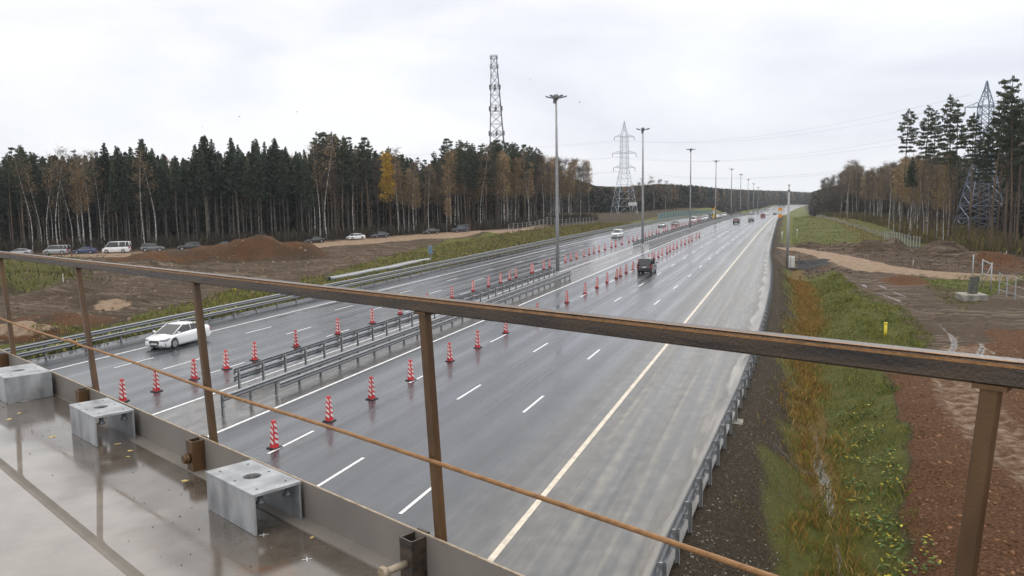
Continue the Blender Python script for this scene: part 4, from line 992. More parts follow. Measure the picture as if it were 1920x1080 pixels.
SKY_L = [(-60, 285), (0, 288), (25, 285), (50, 272), (80, 288), (110, 270), (140, 282), (190, 272), (206, 266), (240, 275), (280, 258), (300, 276), (340, 278), (360, 288), (394, 252), (415, 268), (440, 256), (470, 272), (490, 258), (521, 258), (550, 275), (580, 280), (605, 248), (630, 248), (655, 257), (690, 258), (715, 272), (735, 272), (770, 280), (800, 300), (840, 260), (865, 262), (900, 272), (935, 262), (970, 268), (1005, 276), (1030, 288), (1070, 290), (1100, 294), (1120, 312), (1145, 352)]
def sky_l(x): return np.interp(x, [p[0] for p in SKY_L], [p[1] for p in SKY_L])
FRONT_L = [(-185, 108), (-165.6, 126), (-137.4, 146), (-109.5, 170), (-90, 196), (-82, 210), (-74.6, 232), (-68.5, 290)]
LAB = {'spruce': 'tall dark spruce with a bare lower stem in the left forest wall', 'pine': 'dark clumpy pine rising above the left forest wall', 'birch': 'white stemmed birch with thin orange leaves in the left forest', 'thinbirch': 'pale leafless birch with a slender white stem in the left forest', 'bare': 'leafless grey brown tree in the left forest wall', 'yellow': 'tree with a dense bright yellow crown in the left forest'}
def kind_l(px_):
    u = random.random()
    if px_ < 100: return 'pine' if u < .45 else 'thinbirch' if u < .7 else 'spruce'
    if px_ < 205: return 'thinbirch' if u < .45 else 'birch' if u < .6 else 'spruce' if u < .8 else 'pine'
    if px_ < 590: return 'spruce' if u < .93 else 'thinbirch'
    if px_ < 705: return 'pine' if u < .6 else 'bare' if u < .82 else 'thinbirch'
    if px_ < 830: return 'birch' if u < .4 else 'bare' if u < .75 else 'pine'
    if px_ < 1000: return 'pine' if u < .34 else 'birch' if u < .75 else 'bare'
    return 'bare' if u < .62 else 'birch'
def along(pts, s):
    for i in range(len(pts)-1):
        a, b_ = np.array(pts[i], float), np.array(pts[i+1], float); L = np.linalg.norm(b_-a)
        if s <= L or i == len(pts)-2:
            t_ = (b_-a)/L; return a+t_*s, np.array([-t_[1], t_[0]])
        s -= L
totL = sum(np.linalg.norm(np.array(FRONT_L[i+1])-np.array(FRONT_L[i])) for i in range(len(FRONT_L)-1))
nL = 0
for row, (off, step) in enumerate(((1, 3.0), (5, 3.0), (10, 3.2), (16, 3.6))):
    s = random.uniform(0, 2)
    while s < totL:
        p, nrm = along(FRONT_L, s); p = p+nrm*(off+random.uniform(-1.6, 1.6)); px_, _ = pix(p[0], p[1], 0)
        s += step*random.uniform(.6, 1.4)
        if px_ < -60 or px_ > 1128: continue
        top = sky_l(px_+random.uniform(-4, 4)); hmax = height_at(p[0], p[1], top)-tz(p[0], p[1])
        k = kind_l(px_)
        if row >= 2 and k == 'thinbirch': k = 'spruce'
        if abs(px_-730) < 17 and row == 0 and k != 'yellow': continue
        f = {'spruce': random.choice([1, .97, .94, .9, .84]), 'pine': random.choice([1, .98, .92]), 'birch': random.uniform(.74, .95), 'thinbirch': random.uniform(.86, 1.0), 'bare': random.uniform(.78, .97)}[k]
        if row == 0 and k in ('spruce',) : f *= random.uniform(.9, 1)
        if px_ > 1000: f = min(1, f+.06)
        plant(k, p[0], p[1], max(8, hmax*f), LAB[k], 'trees of the left forest', random.uniform(.85, 1.15)); nL += 1
# skyline peaks one can tell apart
for px_, kd in ((394, 'spruce'), (440, 'spruce'), (490, 'spruce'), (521, 'spruce'), (280, 'spruce'), (206, 'spruce'), (605, 'pine'), (630, 'pine'), (656, 'spruce'), (690, 'pine'), (842, 'pine'), (866, 'pine'), (932, 'pine'), (970, 'pine'), (1006, 'pine'), (50, 'pine')):
    best = min(np.linspace(0, totL, 400), key=lambda s: abs(pix(*(along(FRONT_L, s)[0]+along(FRONT_L, s)[1]*4), 0)[0]-px_)); p, nrm = along(FRONT_L, best); p = p+nrm*4
    plant(kd, p[0], p[1], height_at(p[0], p[1], sky_l(px_))-tz(p[0], p[1]), LAB[kd], 'trees of the left forest', 1.1)
best = min(np.linspace(0, totL, 400), key=lambda s: abs(pix(*along(FRONT_L, s)[0], 0)[0]-731)); p, nrm = along(FRONT_L, best)
plant('yellow', p[0], p[1], height_at(p[0], p[1], 281)-tz(p[0], p[1]), LAB['yellow'], None, .95)
best = min(np.linspace(0, totL, 400), key=lambda s: abs(pix(*along(FRONT_L, s)[0], 0)[0]-835)); p, nrm = along(FRONT_L, best)
o = plant('birch', p[0]+1.0, p[1]-1.5, 9.5, 'small young tree with an orange tuft of leaves at the left forest edge', None, 1.4)
best = min(np.linspace(0, totL, 400), key=lambda s: abs(pix(*along(FRONT_L, s)[0], 0)[0]-165)); p, nrm = along(FRONT_L, best)
plant('birch', p[0], p[1]-1, height_at(p[0], p[1], 312)-tz(p[0], p[1]), 'leaning birch with a drooping orange crown behind the white minibus', None, 1.25)

for px_ in (60, 72, 98, 117, 133, 150, 176, 268, 598, 612, 745, 772, 803, 905, 948, 985, 1018, 1046, 1085):
    best = min(np.linspace(0, totL, 400), key=lambda s: abs(pix(*along(FRONT_L, s)[0], 0)[0]-px_)); p, nrm = along(FRONT_L, best); p = p-nrm*random.uniform(-.5, 1.2)
    plant('thinbirch', p[0], p[1], (height_at(p[0], p[1], sky_l(px_)+random.uniform(-8, 22))-tz(p[0], p[1])), LAB['thinbirch'], 'trees of the left forest', 1.0)
# right wood
SKY_R = [(1530, 345), (1545, 328), (1565, 322), (1585, 300), (1600, 296), (1620, 315), (1640, 306), (1660, 300), (1680, 290), (1700, 285), (1760, 280), (1800, 270), (1860, 250), (1930, 220), (2000, 200)]
LABR = {k: v.replace('left forest wall', 'right wood').replace('left forest', 'right wood') for k, v in LAB.items()}
FRONT_R = [(11.0, 420), (15.5, 372), (22.5, 322), (25.0, 240), (23.5, 185), (25.5, 164), (33, 148), (40, 135), (52, 118)]
totR = sum(np.linalg.norm(np.array(FRONT_R[i+1])-np.array(FRONT_R[i])) for i in range(len(FRONT_R)-1))
for row, (off, step) in enumerate(((1, 4.6), (5, 4.2), (11, 4.4), (18, 5.0))):
    s = random.uniform(0, 2)
    while s < totR:
        p, nrm = along(FRONT_R, s); p = p+nrm*(off+random.uniform(-1.8, 1.8)); px_, _ = pix(p[0], p[1], 0); s += step*random.uniform(.6, 1.4)
        if px_ > 1990 or (1780 < px_ < 1886 and p[1] < 250 and row < 4): continue
        top = np.interp(px_, [q_[0] for q_ in SKY_R], [q_[1] for q_ in SKY_R]); hmax = height_at(p[0], p[1], top)-tz(p[0], p[1]); u = random.random()
        if px_ < 1575: k = 'bare'
        elif px_ < 1680: k = 'thinbirch' if u < .12 else 'birch' if u < .27 else 'bare'
        elif px_ < 1760: k = 'birch' if u < .25 else 'thinbirch' if u < .33 else 'bare' if u < .85 else 'spruce'
        else: k = 'bare' if u < .38 else 'thinbirch' if u < .5 else 'birch' if u < .6 else 'pine' if u < .85 else 'spruce'
        hh_ = hmax*random.uniform(.8, 1.0)
        plant(k, p[0], p[1], min(29, max(7, hh_)), LABR[k], 'trees of the right wood', random.uniform(.85, 1.1))
for px_, top, s_off in ((1692, 204, 1), (1729, 198, 3), (1746, 208, 6), (1776, 177, 2), (1787, 195, 5), (1814, 212, 3), (1866, 150, 1), (1888, 143, 0), (1880, 165, 5), (1906, 190, 3), (1918, 196, 1), (1935, 180, 3), (1836, 238, 6), (1851, 226, 9), (1822, 262, 12), (1872, 205, 8), (1955, 170, 2)):
    best = min(np.linspace(0, totR, 500), key=lambda s: abs(pix(*(along(FRONT_R, s)[0]+along(FRONT_R, s)[1]*s_off), 0)[0]-px_)); p, nrm = along(FRONT_R, best); p = p+nrm*s_off
    plant('pine', p[0], p[1], height_at(p[0], p[1], top)-tz(p[0], p[1]), 'tall pine with bare trunk standing high above the right wood', 'tall pines of the right wood', .95)
best = min(np.linspace(0, totR, 500), key=lambda s: abs(pix(*along(FRONT_R, s)[0], 0)[0]-1597)); p, nrm = along(FRONT_R, best)
plant('thinbirch', p[0]-1.5, p[1], height_at(p[0], p[1], 295)-tz(p[0], p[1]), 'tall pale birch with sparse yellowing twigs at the far end of the right wood', None, 1.3)

# woodland behind the front rows and the far wooded hills: one mass each
def wood_mass(name, label, pts, hs, seed, leaf=70, conif=.5, cat='woodland', big=1.0):
    sr = np.random.default_rng(seed); n = len(pts); VV, FF, CC, o = [], [], [], 0
    zs = terrain_z(pts[:, 0], pts[:, 1])
    for (x, y), z, h in zip(pts, zs, hs):
        cf = sr.random() < conif; n_ = leaf; u = sr.random(n_)
        tone = sr.uniform(.75, 1.25)
        if cf: r_ = 2.6*(1-u)**.75+.15; zz = z+h*(.42+.58*u); col = np.array([.036, .050, .037])*tone
        else: r_ = 2.8*np.sin(np.clip(u*.9+.08, 0, 1)*PI)**.7; zz = z+h*(.25+.75*u); col = (np.array([.13, .10, .078]) if sr.random() < .62 else np.array([.24, .15, .07]))*tone
        a = sr.uniform(0, 6.28, n_); rr = r_*np.sqrt(sr.random(n_)); cen = np.stack([x+rr*np.cos(a), y+rr*np.sin(a), zz], 1)
        dr_ = unit(sr.normal(0, 1, (n_, 3))+(0 if cf else np.array([0, 0, 1.2]))); L = (.55 if cf else .8)*big; wd = (.32 if cf else .075)*big
        U = dr_*L*sr.uniform(.6, 1.2, (n_, 1)); W_ = unit(np.cross(dr_, sr.normal(0, 1, (n_, 3))))*wd
        v = np.empty((n_*4, 3)); v[0::4] = cen-U-W_; v[1::4] = cen+U-W_; v[2::4] = cen+U+W_; v[3::4] = cen-U+W_
        VV.append(v); CC.append(np.tile(np.array([*col, 1]), (n_*4, 1))); 
        nu = leaf//2; a = sr.uniform(0, 6.28, nu); rr = 2.6*np.sqrt(sr.random(nu)); cu = np.stack([x+rr*np.cos(a), y+rr*np.sin(a), z+7.5*big*sr.random(nu)**1.4], 1); du = unit(sr.normal(0, 1, (nu, 3))+np.array([0, 0, .5])); Uu = du*.75*big; Wu = unit(np.cross(du, sr.normal(0, 1, (nu, 3))))*.28*big
        v = np.empty((nu*4, 3)); v[0::4] = cu-Uu-Wu; v[1::4] = cu+Uu-Wu; v[2::4] = cu+Uu+Wu; v[3::4] = cu-Uu+Wu
        VV.append(v); CC.append(np.tile(np.array([*(np.array([.042, .036, .028])*tone), 1]), (nu*4, 1)))
        # trunk
        tr = .12; lx = sr.normal(0, .5); tcol = np.array([.06, .053, .045]) if sr.random() < .88 else np.array([.30, .285, .26])
        tv = np.array([[x-tr, y, z-.5], [x+tr, y, z-.5], [x+lx+.04, y, z+h*.9], [x+lx-.04, y, z+h*.9], [x, y-tr, z-.5], [x, y+tr, z-.5], [x+lx, y+.04, z+h*.9], [x+lx, y-.04, z+h*.9]])
        VV.append(tv); CC.append(np.tile(np.array([*(tcol*tone), 1]), (8, 1)))
    V = np.concatenate(VV); ob = npmesh(name, V, np.arange(len(V)).reshape(-1, 4), brush_mat, cols={'Col': np.concatenate(CC)}); tag(ob, label, cat, kind='stuff'); return ob
sr = np.random.default_rng(99); pts = []; hs = []
for _ in range(1500):
    s = sr.uniform(-20, totL); p, nrm = along(FRONT_L, max(0, s)); p = p+nrm*sr.uniform(19, 75); px_, _ = pix(p[0], p[1], 0)
    if px_ < -120 or px_ > 1135: continue
    top = sky_l(px_)+14; h = min(24, height_at(p[0], p[1], top)-tz(p[0], p[1])); pts.append(p); hs.append(max(5, h*sr.uniform(.7, 1.0)))
wood_mass('woodland', 'dark depth of the left forest behind its front trees', np.array(pts), hs, 1, 110, .72)
pts = []; hs = []
for _ in range(1400):
    s = sr.uniform(0, 1)**1.3*totR; p, nrm = along(FRONT_R, s); p = p+nrm*sr.uniform(20, 90); px_, _ = pix(p[0], p[1], 0)
    if px_ > 2060 or px_ < 1530 or (1775 < px_ < 1890 and p[1] < 248): continue
    top = np.interp(px_, [q_[0] for q_ in SKY_R], [q_[1] for q_ in SKY_R])+12; h = height_at(p[0], p[1], top)-tz(p[0], p[1]); pts.append(p); hs.append(np.clip(h*sr.uniform(.7, 1.0), 5, 22))
wood_mass('woodland', 'brown depth of the right wood behind its front trees', np.array(pts), hs, 2, 100, .35)
pts = []; hs = []
SKY_F = [(960, 322), (1060, 332), (1120, 350), (1150, 352), (1200, 349), (1235, 346), (1255, 346), (1300, 348), (1350, 353), (1400, 356), (1470, 358), (1520, 361), (1560, 350), (1650, 340)]
for _ in range(11000):
    px_ = sr.uniform(960, 1650); D = sr.uniform(0, 1)**1.3
    Yd = 400+1700*D; d = ray(px_, 365); X_ = d[0]/d[1]*Yd
    edge = np.interp(Yd, [400, 480, 600, 800, 1100, 1700], [-78, -66, -62, -56, -30, -5]); edge_r = np.interp(Yd, [400, 800, 1000, 1190], [14, 14, 24, 44])
    if edge < X_-float(road_c(Yd))*0 < edge_r and Yd < 1190: continue
    z_ = tz(X_, Yd); top = np.interp(px_, [q_[0] for q_ in SKY_F], [q_[1] for q_ in SKY_F]); h = height_at(X_, Yd, top+abs(sr.normal(0, 2.0)))-z_
    if h < 4: continue
    pts.append((X_, Yd)); hs.append(min(h, 20+6*sr.random()))
wood_mass('far_woodland', 'hazy far woods closing the view along both sides of the motorway', np.array(pts), hs, 3, 60, .55, big=1.5)

for px_, top, kd in ((1196, 338, 'bare'), (1208, 331, 'thinbirch'), (1217, 335, 'bare'), (1226, 327, 'thinbirch'), (1236, 332, 'bare'), (1247, 336, 'thinbirch'), (1256, 341, 'bare'), (1268, 343, 'bare'), (1186, 344, 'birch')):
    Yd = 410+random.uniform(-12, 25); d = ray(px_, 365); X_ = d[0]/d[1]*Yd
    plant(kd, X_, Yd, height_at(X_, Yd, top)-tz(X_, Yd), 'pale leafless tree behind the far pylon and the green noise barrier', 'trees behind the noise barrier', 1.25)
# undergrowth at the wood edges
def scatter_blades(name, label, P, hgt, wid, cols, kindlabel='grass', lean=.35, m=None, seed=5):
    sr = np.random.default_rng(seed); n = len(P); a = sr.uniform(0, 6.28, n); d = np.stack([np.cos(a), np.sin(a), np.zeros(n)], 1); b_ = sr.uniform(0, 6.28, n); ln = np.stack([np.cos(b_), np.sin(b_), np.zeros(n)], 1)*(lean*hgt*sr.uniform(.2, 1.3, n))[:, None]
    up = np.zeros((n, 3)); up[:, 2] = hgt; w_ = (wid/2)[:, None]
    V = np.empty((n*4, 3)); V[0::4] = P-d*w_; V[1::4] = P+d*w_; V[2::4] = P+ln*.6+up*.7+d*w_*.7; V[3::4] = P+ln*1.25+up
    ob = npmesh(name, V, np.arange(n*4).reshape(-1, 4), m or brush_mat, cols={'Col': np.repeat(np.concatenate([cols, np.ones((n, 1))], 1), 4, 0)}); tag(ob, label, kindlabel, kind='stuff'); return ob
def pal(n, cs, sr): 
    cs = np.array(cs); i = sr.integers(0, len(cs), n); return cs[i]*sr.uniform(.65, 1.3, (n, 1))
sr = np.random.default_rng(5)
GREENS = [(.075, .108, .02), (.112, .142, .027), (.155, .162, .034), (.185, .168, .046), (.062, .09, .022)]
OR_ = [(.27, .145, .038), (.33, .20, .06), (.21, .11, .035), (.38, .28, .11), (.30, .21, .05)]
DRY = [(.15, .13, .06), (.20, .17, .09), (.10, .10, .035), (.13, .10, .05)]
# ditch reeds
n = 27000; y = 24+86*sr.random(n)**1.2; x = 1.35+.35*np.sin(y*.09)+(fbm(y*.35, y*0, 58, 2)-.5)*.9+sr.normal(0, .42, n)*(1+.8*sr.random(n)); keep = (y > 44) | (np.abs(x-1.5) > .38) | (sr.random(n) < .3); x, y = x[keep], y[keep]; n = len(x)
clump = fbm(x*1.1, y*.7, 55, 3); keep = clump > .36; x, y, clump = x[keep], y[keep], clump[keep]; n = len(x)
cols = np.where((np.interp(y, [20, 42, 60, 120], [.35, .62, .8, .95]) > sr.random(n))[:, None], pal(n, OR_, sr), pal(n, [(.20, .19, .035), (.13, .15, .03), (.26, .20, .05)], sr))
scatter_blades('reeds', 'orange and yellow reeds filling the ditch right of the motorway', np.stack([x, y, terrain_z(x, y)-.03], 1), sr.uniform(.12, .62, n)*np.interp(y, [24, 60, 110], [1.0, 1, 1.2])*(.35+clump), np.interp(y, [20, 60, 110], [.014, .026, .05]), cols, 'reeds')
# grass on the right bank
n = 60000; y = 16+94*sr.random(n)**1.35; x = rb_x(y)+.9+sr.random(n)*10.8; rb2 = np.interp(y, [10, 24, 27, 32, 41, 51, 58, 64, 110], [3.0, 3.5, 3.9, 4.3, 5.3, 5.6, 7.5, 12, 12]); dt = polydist(x, y, TRACK, False); nz_ = fbm(x*.8, y*.8, 61, 3)
keep = (x < rb2-.1+(nz_-.5)*1.6) & (dt > 2.0) & (nz_+sr.normal(0, .08, n) > .32+.20*(1-sst(1.2, 2.8, x-rb_x(y)))*(y < 60)); x, y, nz_ = x[keep], y[keep], nz_[keep]; n = len(x)
inner = (x-rb_x(y)) < 3.4
cols = np.where(inner[:, None], pal(n, DRY+[(.12, .12, .04), (.10, .115, .035)], sr), pal(n, GREENS+[(.26, .23, .05)], sr)); hh_ = sr.uniform(.05, .20, n)*(.5+1.1*nz_)
tuft = fbm(x*.5, y*.5, 63, 2) > .62; hh_ = np.where(tuft & ~inner, hh_*1.8, hh_*np.where(inner, .7, 1))
scatter_blades('grass', 'green grass with yellow leaves on the bank right of the ditch', np.stack([x, y, terrain_z(x, y)-.02], 1), hh_, np.interp(y, [16, 60, 110], [.014, .03, .07]), cols, 'grass', .7)
# big weed leaves near the ditch
n = 2600; y = 17+30*sr.random(n); x = 2.2+sr.random(n)*2.2; nz_ = fbm(x*1.2, y*1.2, 64, 3); k_ = nz_ > .52; x, y = x[k_], y[k_]; n = len(x)
z = terrain_z(x, y)+sr.uniform(.03, .22, n); dr_ = unit(np.stack([sr.normal(0, 1, n), sr.normal(0, 1, n), sr.normal(0, .3, n)], 1)); U = dr_*sr.uniform(.05, .11, (n, 1)); W_ = unit(np.cross(dr_, np.stack([sr.normal(0, .3, n), sr.normal(0, .3, n), np.ones(n)], 1)))*sr.uniform(.03, .06, (n, 1)); cen = np.stack([x, y, z], 1)
V = np.empty((n*4, 3)); V[0::4] = cen-U; V[1::4] = cen+W_; V[2::4] = cen+U; V[3::4] = cen-W_
cc = pal(n, [(.06, .10, .03), (.09, .13, .03), (.05, .085, .03), (.30, .25, .03)], sr); o = npmesh('weeds', V, np.arange(n*4).reshape(-1, 4), brush_mat, cols={'Col': np.repeat(np.concatenate([cc, np.ones((n, 1))], 1), 4, 0)}); tag(o, 'low leafy weeds growing between the ditch and the red soil', 'weeds', kind='stuff')
# field grass far right, grass around the footing
n = 22000; y = np.concatenate([66+44*sr.random(n//2), 168+250*sr.random(n-n//2)**1.5]); x = np.concatenate([12+14*sr.random(n//2), 0+20*sr.random(n-n//2)]); dt = np.minimum(polydist(x, y, TRACK, False), polydist(x, y, TRACK2, False)); nz_ = fbm(x*.3, y*.3, 71, 3)
fx = np.interp(y, [160, 240, 330, 420], [18, 21, 19, 9]); keep = (nz_ > .36) & (((y < 120) & (dt > 2.6) & ((x > 14) | (y < 85))) | ((y > 120) & (x < fx))); x, y = x[keep], y[keep]; n = len(x)
edge = (y > 120) & (x > np.interp(y, [160, 240, 330, 420], [14, 14, 13, 8])); cols = np.where(edge[:, None], pal(n, OR_+DRY, sr), pal(n, GREENS+[(.12, .14, .03)], sr))
scatter_blades('grass', 'grass of the green field and around the concrete footing on the right', np.stack([x, y, terrain_z(x, y)-.02], 1), sr.uniform(.08, .24, n)*np.where(edge, 2.2, 1), np.interp(y, [66, 180, 400], [.05, .12, .25]), cols, 'grass', .5)
# right wood undergrowth
n = 16000; s_ = sr.uniform(0, totR, n); P = []
for s in s_:
    p, nrm = along(FRONT_R, s); P.append(p+nrm*abs(sr.normal(-1, 9)))
P = np.array(P); zz = terrain_z(P[:, 0], P[:, 1]); cols = pal(n, [(.10, .10, .035), (.13, .11, .05), (.16, .12, .045), (.08, .075, .035), (.20, .15, .05)], sr)
scatter_blades('undergrowth', 'olive brown brush at the foot of the right wood', np.stack([P[:, 0], P[:, 1], zz-.05], 1), sr.uniform(.4, 2.6, n), np.full(n, .16), cols, 'undergrowth', .3)
n = 12000; P = []
for s in sr.uniform(0, totL, n):
    p, nrm = along(FRONT_L, s); P.append(p+nrm*(sr.random()**1.5*16-1.5))
P = np.array(P); zz = terrain_z(P[:, 0], P[:, 1]); cols = pal(n, [(.05, .042, .032), (.07, .055, .04), (.09, .07, .045), (.04, .04, .028)], sr)
scatter_blades('undergrowth', 'dark brush at the foot of the left forest', np.stack([P[:, 0], P[:, 1], zz-.05], 1), sr.uniform(.4, 3.2, n), np.full(n, .14), cols, 'undergrowth', .3)
# left verge grass and leafy cover behind the barrier
n = 80000; y = 26+230*sr.random(n)**1.5; gw_ = np.interp(y, [20, 40, 60, 85, 110, 150, 200, 260], [9, 9.5, 11.5, 13, 19, 20, 16, 13]); x = -44.5-sr.random(n)*26; nz_ = fbm(x*.35, y*.35, 81, 3); keep = (polydist(x, y, STRIP)+(nz_-.5)*5 > 0) & (nz_ > .28) & (polydist(x, y, QROAD, False) > 4); x, y, nz_ = x[keep], y[keep], nz_[keep]; n = len(x)
cols = np.where((sr.random(n) < np.interp(y, [30, 60, 120, 200], [.7, .62, .5, .25]))[:, None], pal(n, GREENS+[(.24, .22, .03), (.16, .18, .03), (.20, .20, .035)], sr), pal(n, DRY+[(.22, .15, .06)], sr))
scatter_blades('grass', 'green and straw coloured grass along the left crash barrier', np.stack([x, y, terrain_z(x, y)-.02], 1), sr.uniform(.12, .5, n)*(.5+nz_), np.interp(y, [26, 80, 250], [.05, .09, .22]), cols, 'grass', .6)
n = 9000; y = 27+34*sr.random(n)**1.2; x = -44.6-sr.random(n)**1.4*7.5; nz_ = fbm(x*.6, y*.6, 83, 3); k_ = nz_ > .42; x, y = x[k_], y[k_]; n = len(x); z = terrain_z(x, y)+sr.uniform(.03, .55, n)
dr_ = unit(sr.normal(0, 1, (n, 3))*np.array([1, 1, .4])); U = dr_*sr.uniform(.08, .17, (n, 1)); W_ = unit(np.cross(dr_, np.stack([sr.normal(0, .4, n), sr.normal(0, .4, n), np.ones(n)], 1)))*sr.uniform(.05, .1, (n, 1)); cen = np.stack([x, y, z], 1)
V = np.empty((n*4, 3)); V[0::4] = cen-U; V[1::4] = cen+W_; V[2::4] = cen+U; V[3::4] = cen-W_
cc = pal(n, [(.07, .10, .028), (.11, .135, .035), (.06, .08, .026), (.40, .34, .04), (.14, .16, .04)], sr); o = npmesh('weeds', V, np.arange(n*4).reshape(-1, 4), brush_mat, cols={'Col': np.repeat(np.concatenate([cc, np.ones((n, 1))], 1), 4, 0)}); tag(o, 'low leafy green cover with yellow leaves behind the left crash barrier', 'weeds', kind='stuff')
n = 9000; x = -150+66*sr.random(n); y = 66+52*sr.random(n); hp_ = polydist(x, y, [(-84, 70), (-80, 78), (-100, 92), (-118, 112), (-150, 116), (-150, 80), (-110, 66)]); nz_ = fbm(x*.2, y*.2, 85, 3); k_ = (hp_+(nz_-.5)*8 > 0); x, y = x[k_], y[k_]; n = len(x)
scatter_blades('grass', 'rough green grass on the earth bank at the far left', np.stack([x, y, terrain_z(x, y)-.02], 1), sr.uniform(.2, .8, n), np.full(n, .14), pal(n, [(.045, .055, .018), (.07, .08, .022), (.10, .10, .03), (.12, .10, .045), (.16, .15, .03)], sr), 'grass', .5)
# clods of earth
def clods(name, label, x, y, size, col, seed):
    sr = np.random.default_rng(seed); n = len(x); ring = [(math.cos(k*PI/3), math.sin(k*PI/3)) for k in range(6)]
    base = np.array([(a, b_, -.35) for a, b_ in ring]+[(a*.82, b_*.82, .32) for a, b_ in ring]+[(0, 0, .62)]); F0 = []
    for k in range(6): j = (k+1) % 6; F0 += [(k, j, j+6), (k, j+6, k+6), (k+6, j+6, 12)]
    F0 = np.array(F0); z = terrain_z(x, y); V = base[None]*(size[:, None, None]*sr.uniform(.72, 1.15, (n, 13, 1)))*sr.uniform(.7, 1.2, (n, 1, 3)); a = sr.uniform(0, 6.28, n); ca, sa = np.cos(a)[:, None], np.sin(a)[:, None]
    V = np.stack([V[..., 0]*ca-V[..., 1]*sa, V[..., 0]*sa+V[..., 1]*ca, V[..., 2]], -1)+np.stack([x, y, z+size*.12], 1)[:, None]
    F = (F0[None]+(np.arange(n)*13)[:, None, None]).reshape(-1, 3); cc = pal(n, col, sr); o = npmesh(name, V.reshape(-1, 3), F, brush_mat, smooth=True, cols={'Col': np.repeat(np.concatenate([cc, np.ones((n, 1))], 1), 13, 0)}); tag(o, label, 'earth', kind='stuff')
n = 13000; y = 16+48*sr.random(n)**1.2; x = np.interp(y, [10, 24, 32, 41, 51, 58, 64], [3.3, 3.8, 4.6, 5.6, 5.9, 8, 14])+sr.random(n)*12; dt = np.minimum(polydist(x, y, TRACK, False), 99); k_ = dt > 1.5; x, y = x[k_], y[k_]
clods('soil_clods', 'lumps of red brown soil on the churned ground at the right', x, y, .015+.085*sr.random(len(x))**3, [(.12, .059, .028), (.155, .077, .039), (.10, .048, .023), (.20, .105, .058)], 3)
n = 16000; x = -150+102*sr.random(n); y = 34+110*sr.random(n); k_ = (polydist(x, y, QROAD, False) > 4) & (y < 1.0*np.interp(x, [p_[0] for p_ in QROAD], [p_[1] for p_ in QROAD])) & (x < -50); x, y = x[k_], y[k_]
clods('soil_clods', 'lumps of dark soil on the dug ground at the left', x, y, .04+.22*sr.random(len(x))**3, [(.11, .078, .054), (.15, .108, .077), (.09, .063, .044), (.20, .15, .11)], 4)
n = 5000; x = 1+32*sr.random(n); y = 112+54*sr.random(n); k_ = polydist(x, y, DROAD, False) > 4; x, y = x[k_], y[k_]
clods('soil_clods', 'lumps of dark earth on the heaps beyond the dirt road', x, y, .05+.25*sr.random(len(x))**2.2, [(.085, .06, .043), (.12, .083, .06), (.065, .047, .036)], 6)
n = 5000; y = 14+60*sr.random(n)**1.2; x = rb_x(y)+.25+sr.random(n)*2.2
clods('gravel', 'grey gravel and soil below the right crash barrier', x, y, .012+.035*sr.random(len(x))**2.5, [(.10, .09, .078), (.16, .15, .135), (.06, .05, .043), (.18, .165, .14)], 8)
# ------------------------------------------------------------------ vehicles (x forward, y left, z up)
def car_paint(name, c, metal=.0, rough=.28): 
    m = mat(name, c, rough, metal, .06, 2, spec=.6); m.node_tree.nodes['Principled BSDF'].inputs['Coat Weight'].default_value = .5; m.node_tree.nodes['Principled BSDF'].inputs['Coat Roughness'].default_value = .08; return m
PAINT = {'white': car_paint('white_car_paint', (.74, .75, .77)), 'black': car_paint('black_car_paint', (.014, .015, .017)), 'grey': car_paint('grey_car_paint', (.12, .125, .13), .3), 'silver': car_paint('silver_car_paint', (.36, .37, .39), .5),
         'blue': car_paint('blue_car_paint', (.03, .05, .14), .2), 'darkgrey': car_paint('dark_grey_car_paint', (.045, .048, .052), .2), 'red': car_paint('red_car_paint', (.30, .015, .012)), 'maroon': car_paint('maroon_car_paint', (.09, .016, .014)), 'green': car_paint('dark_green_car_paint', (.03, .04, .034), .2), 'bluegrey': car_paint('blue_grey_car_paint', (.04, .048, .07), .2)}
# lower outline: (x, hood/deck height) ; cabin: windscreen base, roof front, roof rear, rear base ; sizes
SHAPES = {
 'sedan': dict(L=4.55, W=1.80, H=1.46, wb=2.70, fo=.87, wr=.325, gc=.17, top=[(2.27, .60), (2.20, .72), (1.9, .80), (1.45, .88), (1.2, .92), (.9, .935), (-1.2, .97), (-1.6, 1.02), (-2.05, 1.04), (-2.22, .97), (-2.27, .72)], cab=[1.38, .34, -.80, -1.90], belt=.93),
 'suv': dict(L=4.75, W=1.95, H=1.76, wb=2.85, fo=.90, wr=.38, gc=.22, top=[(2.37, .68), (2.30, .90), (1.9, 1.02), (1.15, 1.08), (1.0, 1.09), (-2.0, 1.10), (-2.28, 1.08), (-2.37, .85)], cab=[1.15, .42, -1.75, -2.25], belt=1.09),
 'hatch': dict(L=4.05, W=1.80, H=1.80, wb=2.60, fo=.75, wr=.32, gc=.18, top=[(2.02, .60), (1.95, .82), (1.4, .96), (1.15, 1.0), (1.0, 1.02), (-1.7, 1.04), (-1.97, 1.03), (-2.02, .80)], cab=[1.45, .70, -1.78, -1.98], belt=1.02),
 'van': dict(L=5.4, W=1.98, H=2.36, wb=3.2, fo=.9, wr=.36, gc=.2, top=[(2.7, .75), (2.63, 1.0), (2.1, 1.16), (1.9, 1.22), (1.7, 1.24), (-2.5, 1.26), (-2.67, 1.24), (-2.7, .8)], cab=[2.1, 1.25, -2.55, -2.68], belt=1.25),
 'minivan': dict(L=5.0, W=1.93, H=1.93, wb=3.0, fo=.9, wr=.34, gc=.19, top=[(2.5, .68), (2.42, .92), (1.9, 1.06), (1.6, 1.10), (1.4, 1.12), (-2.2, 1.12), (-2.45, 1.10), (-2.5, .8)], cab=[1.85, .95, -2.25, -2.46], belt=1.12),
}
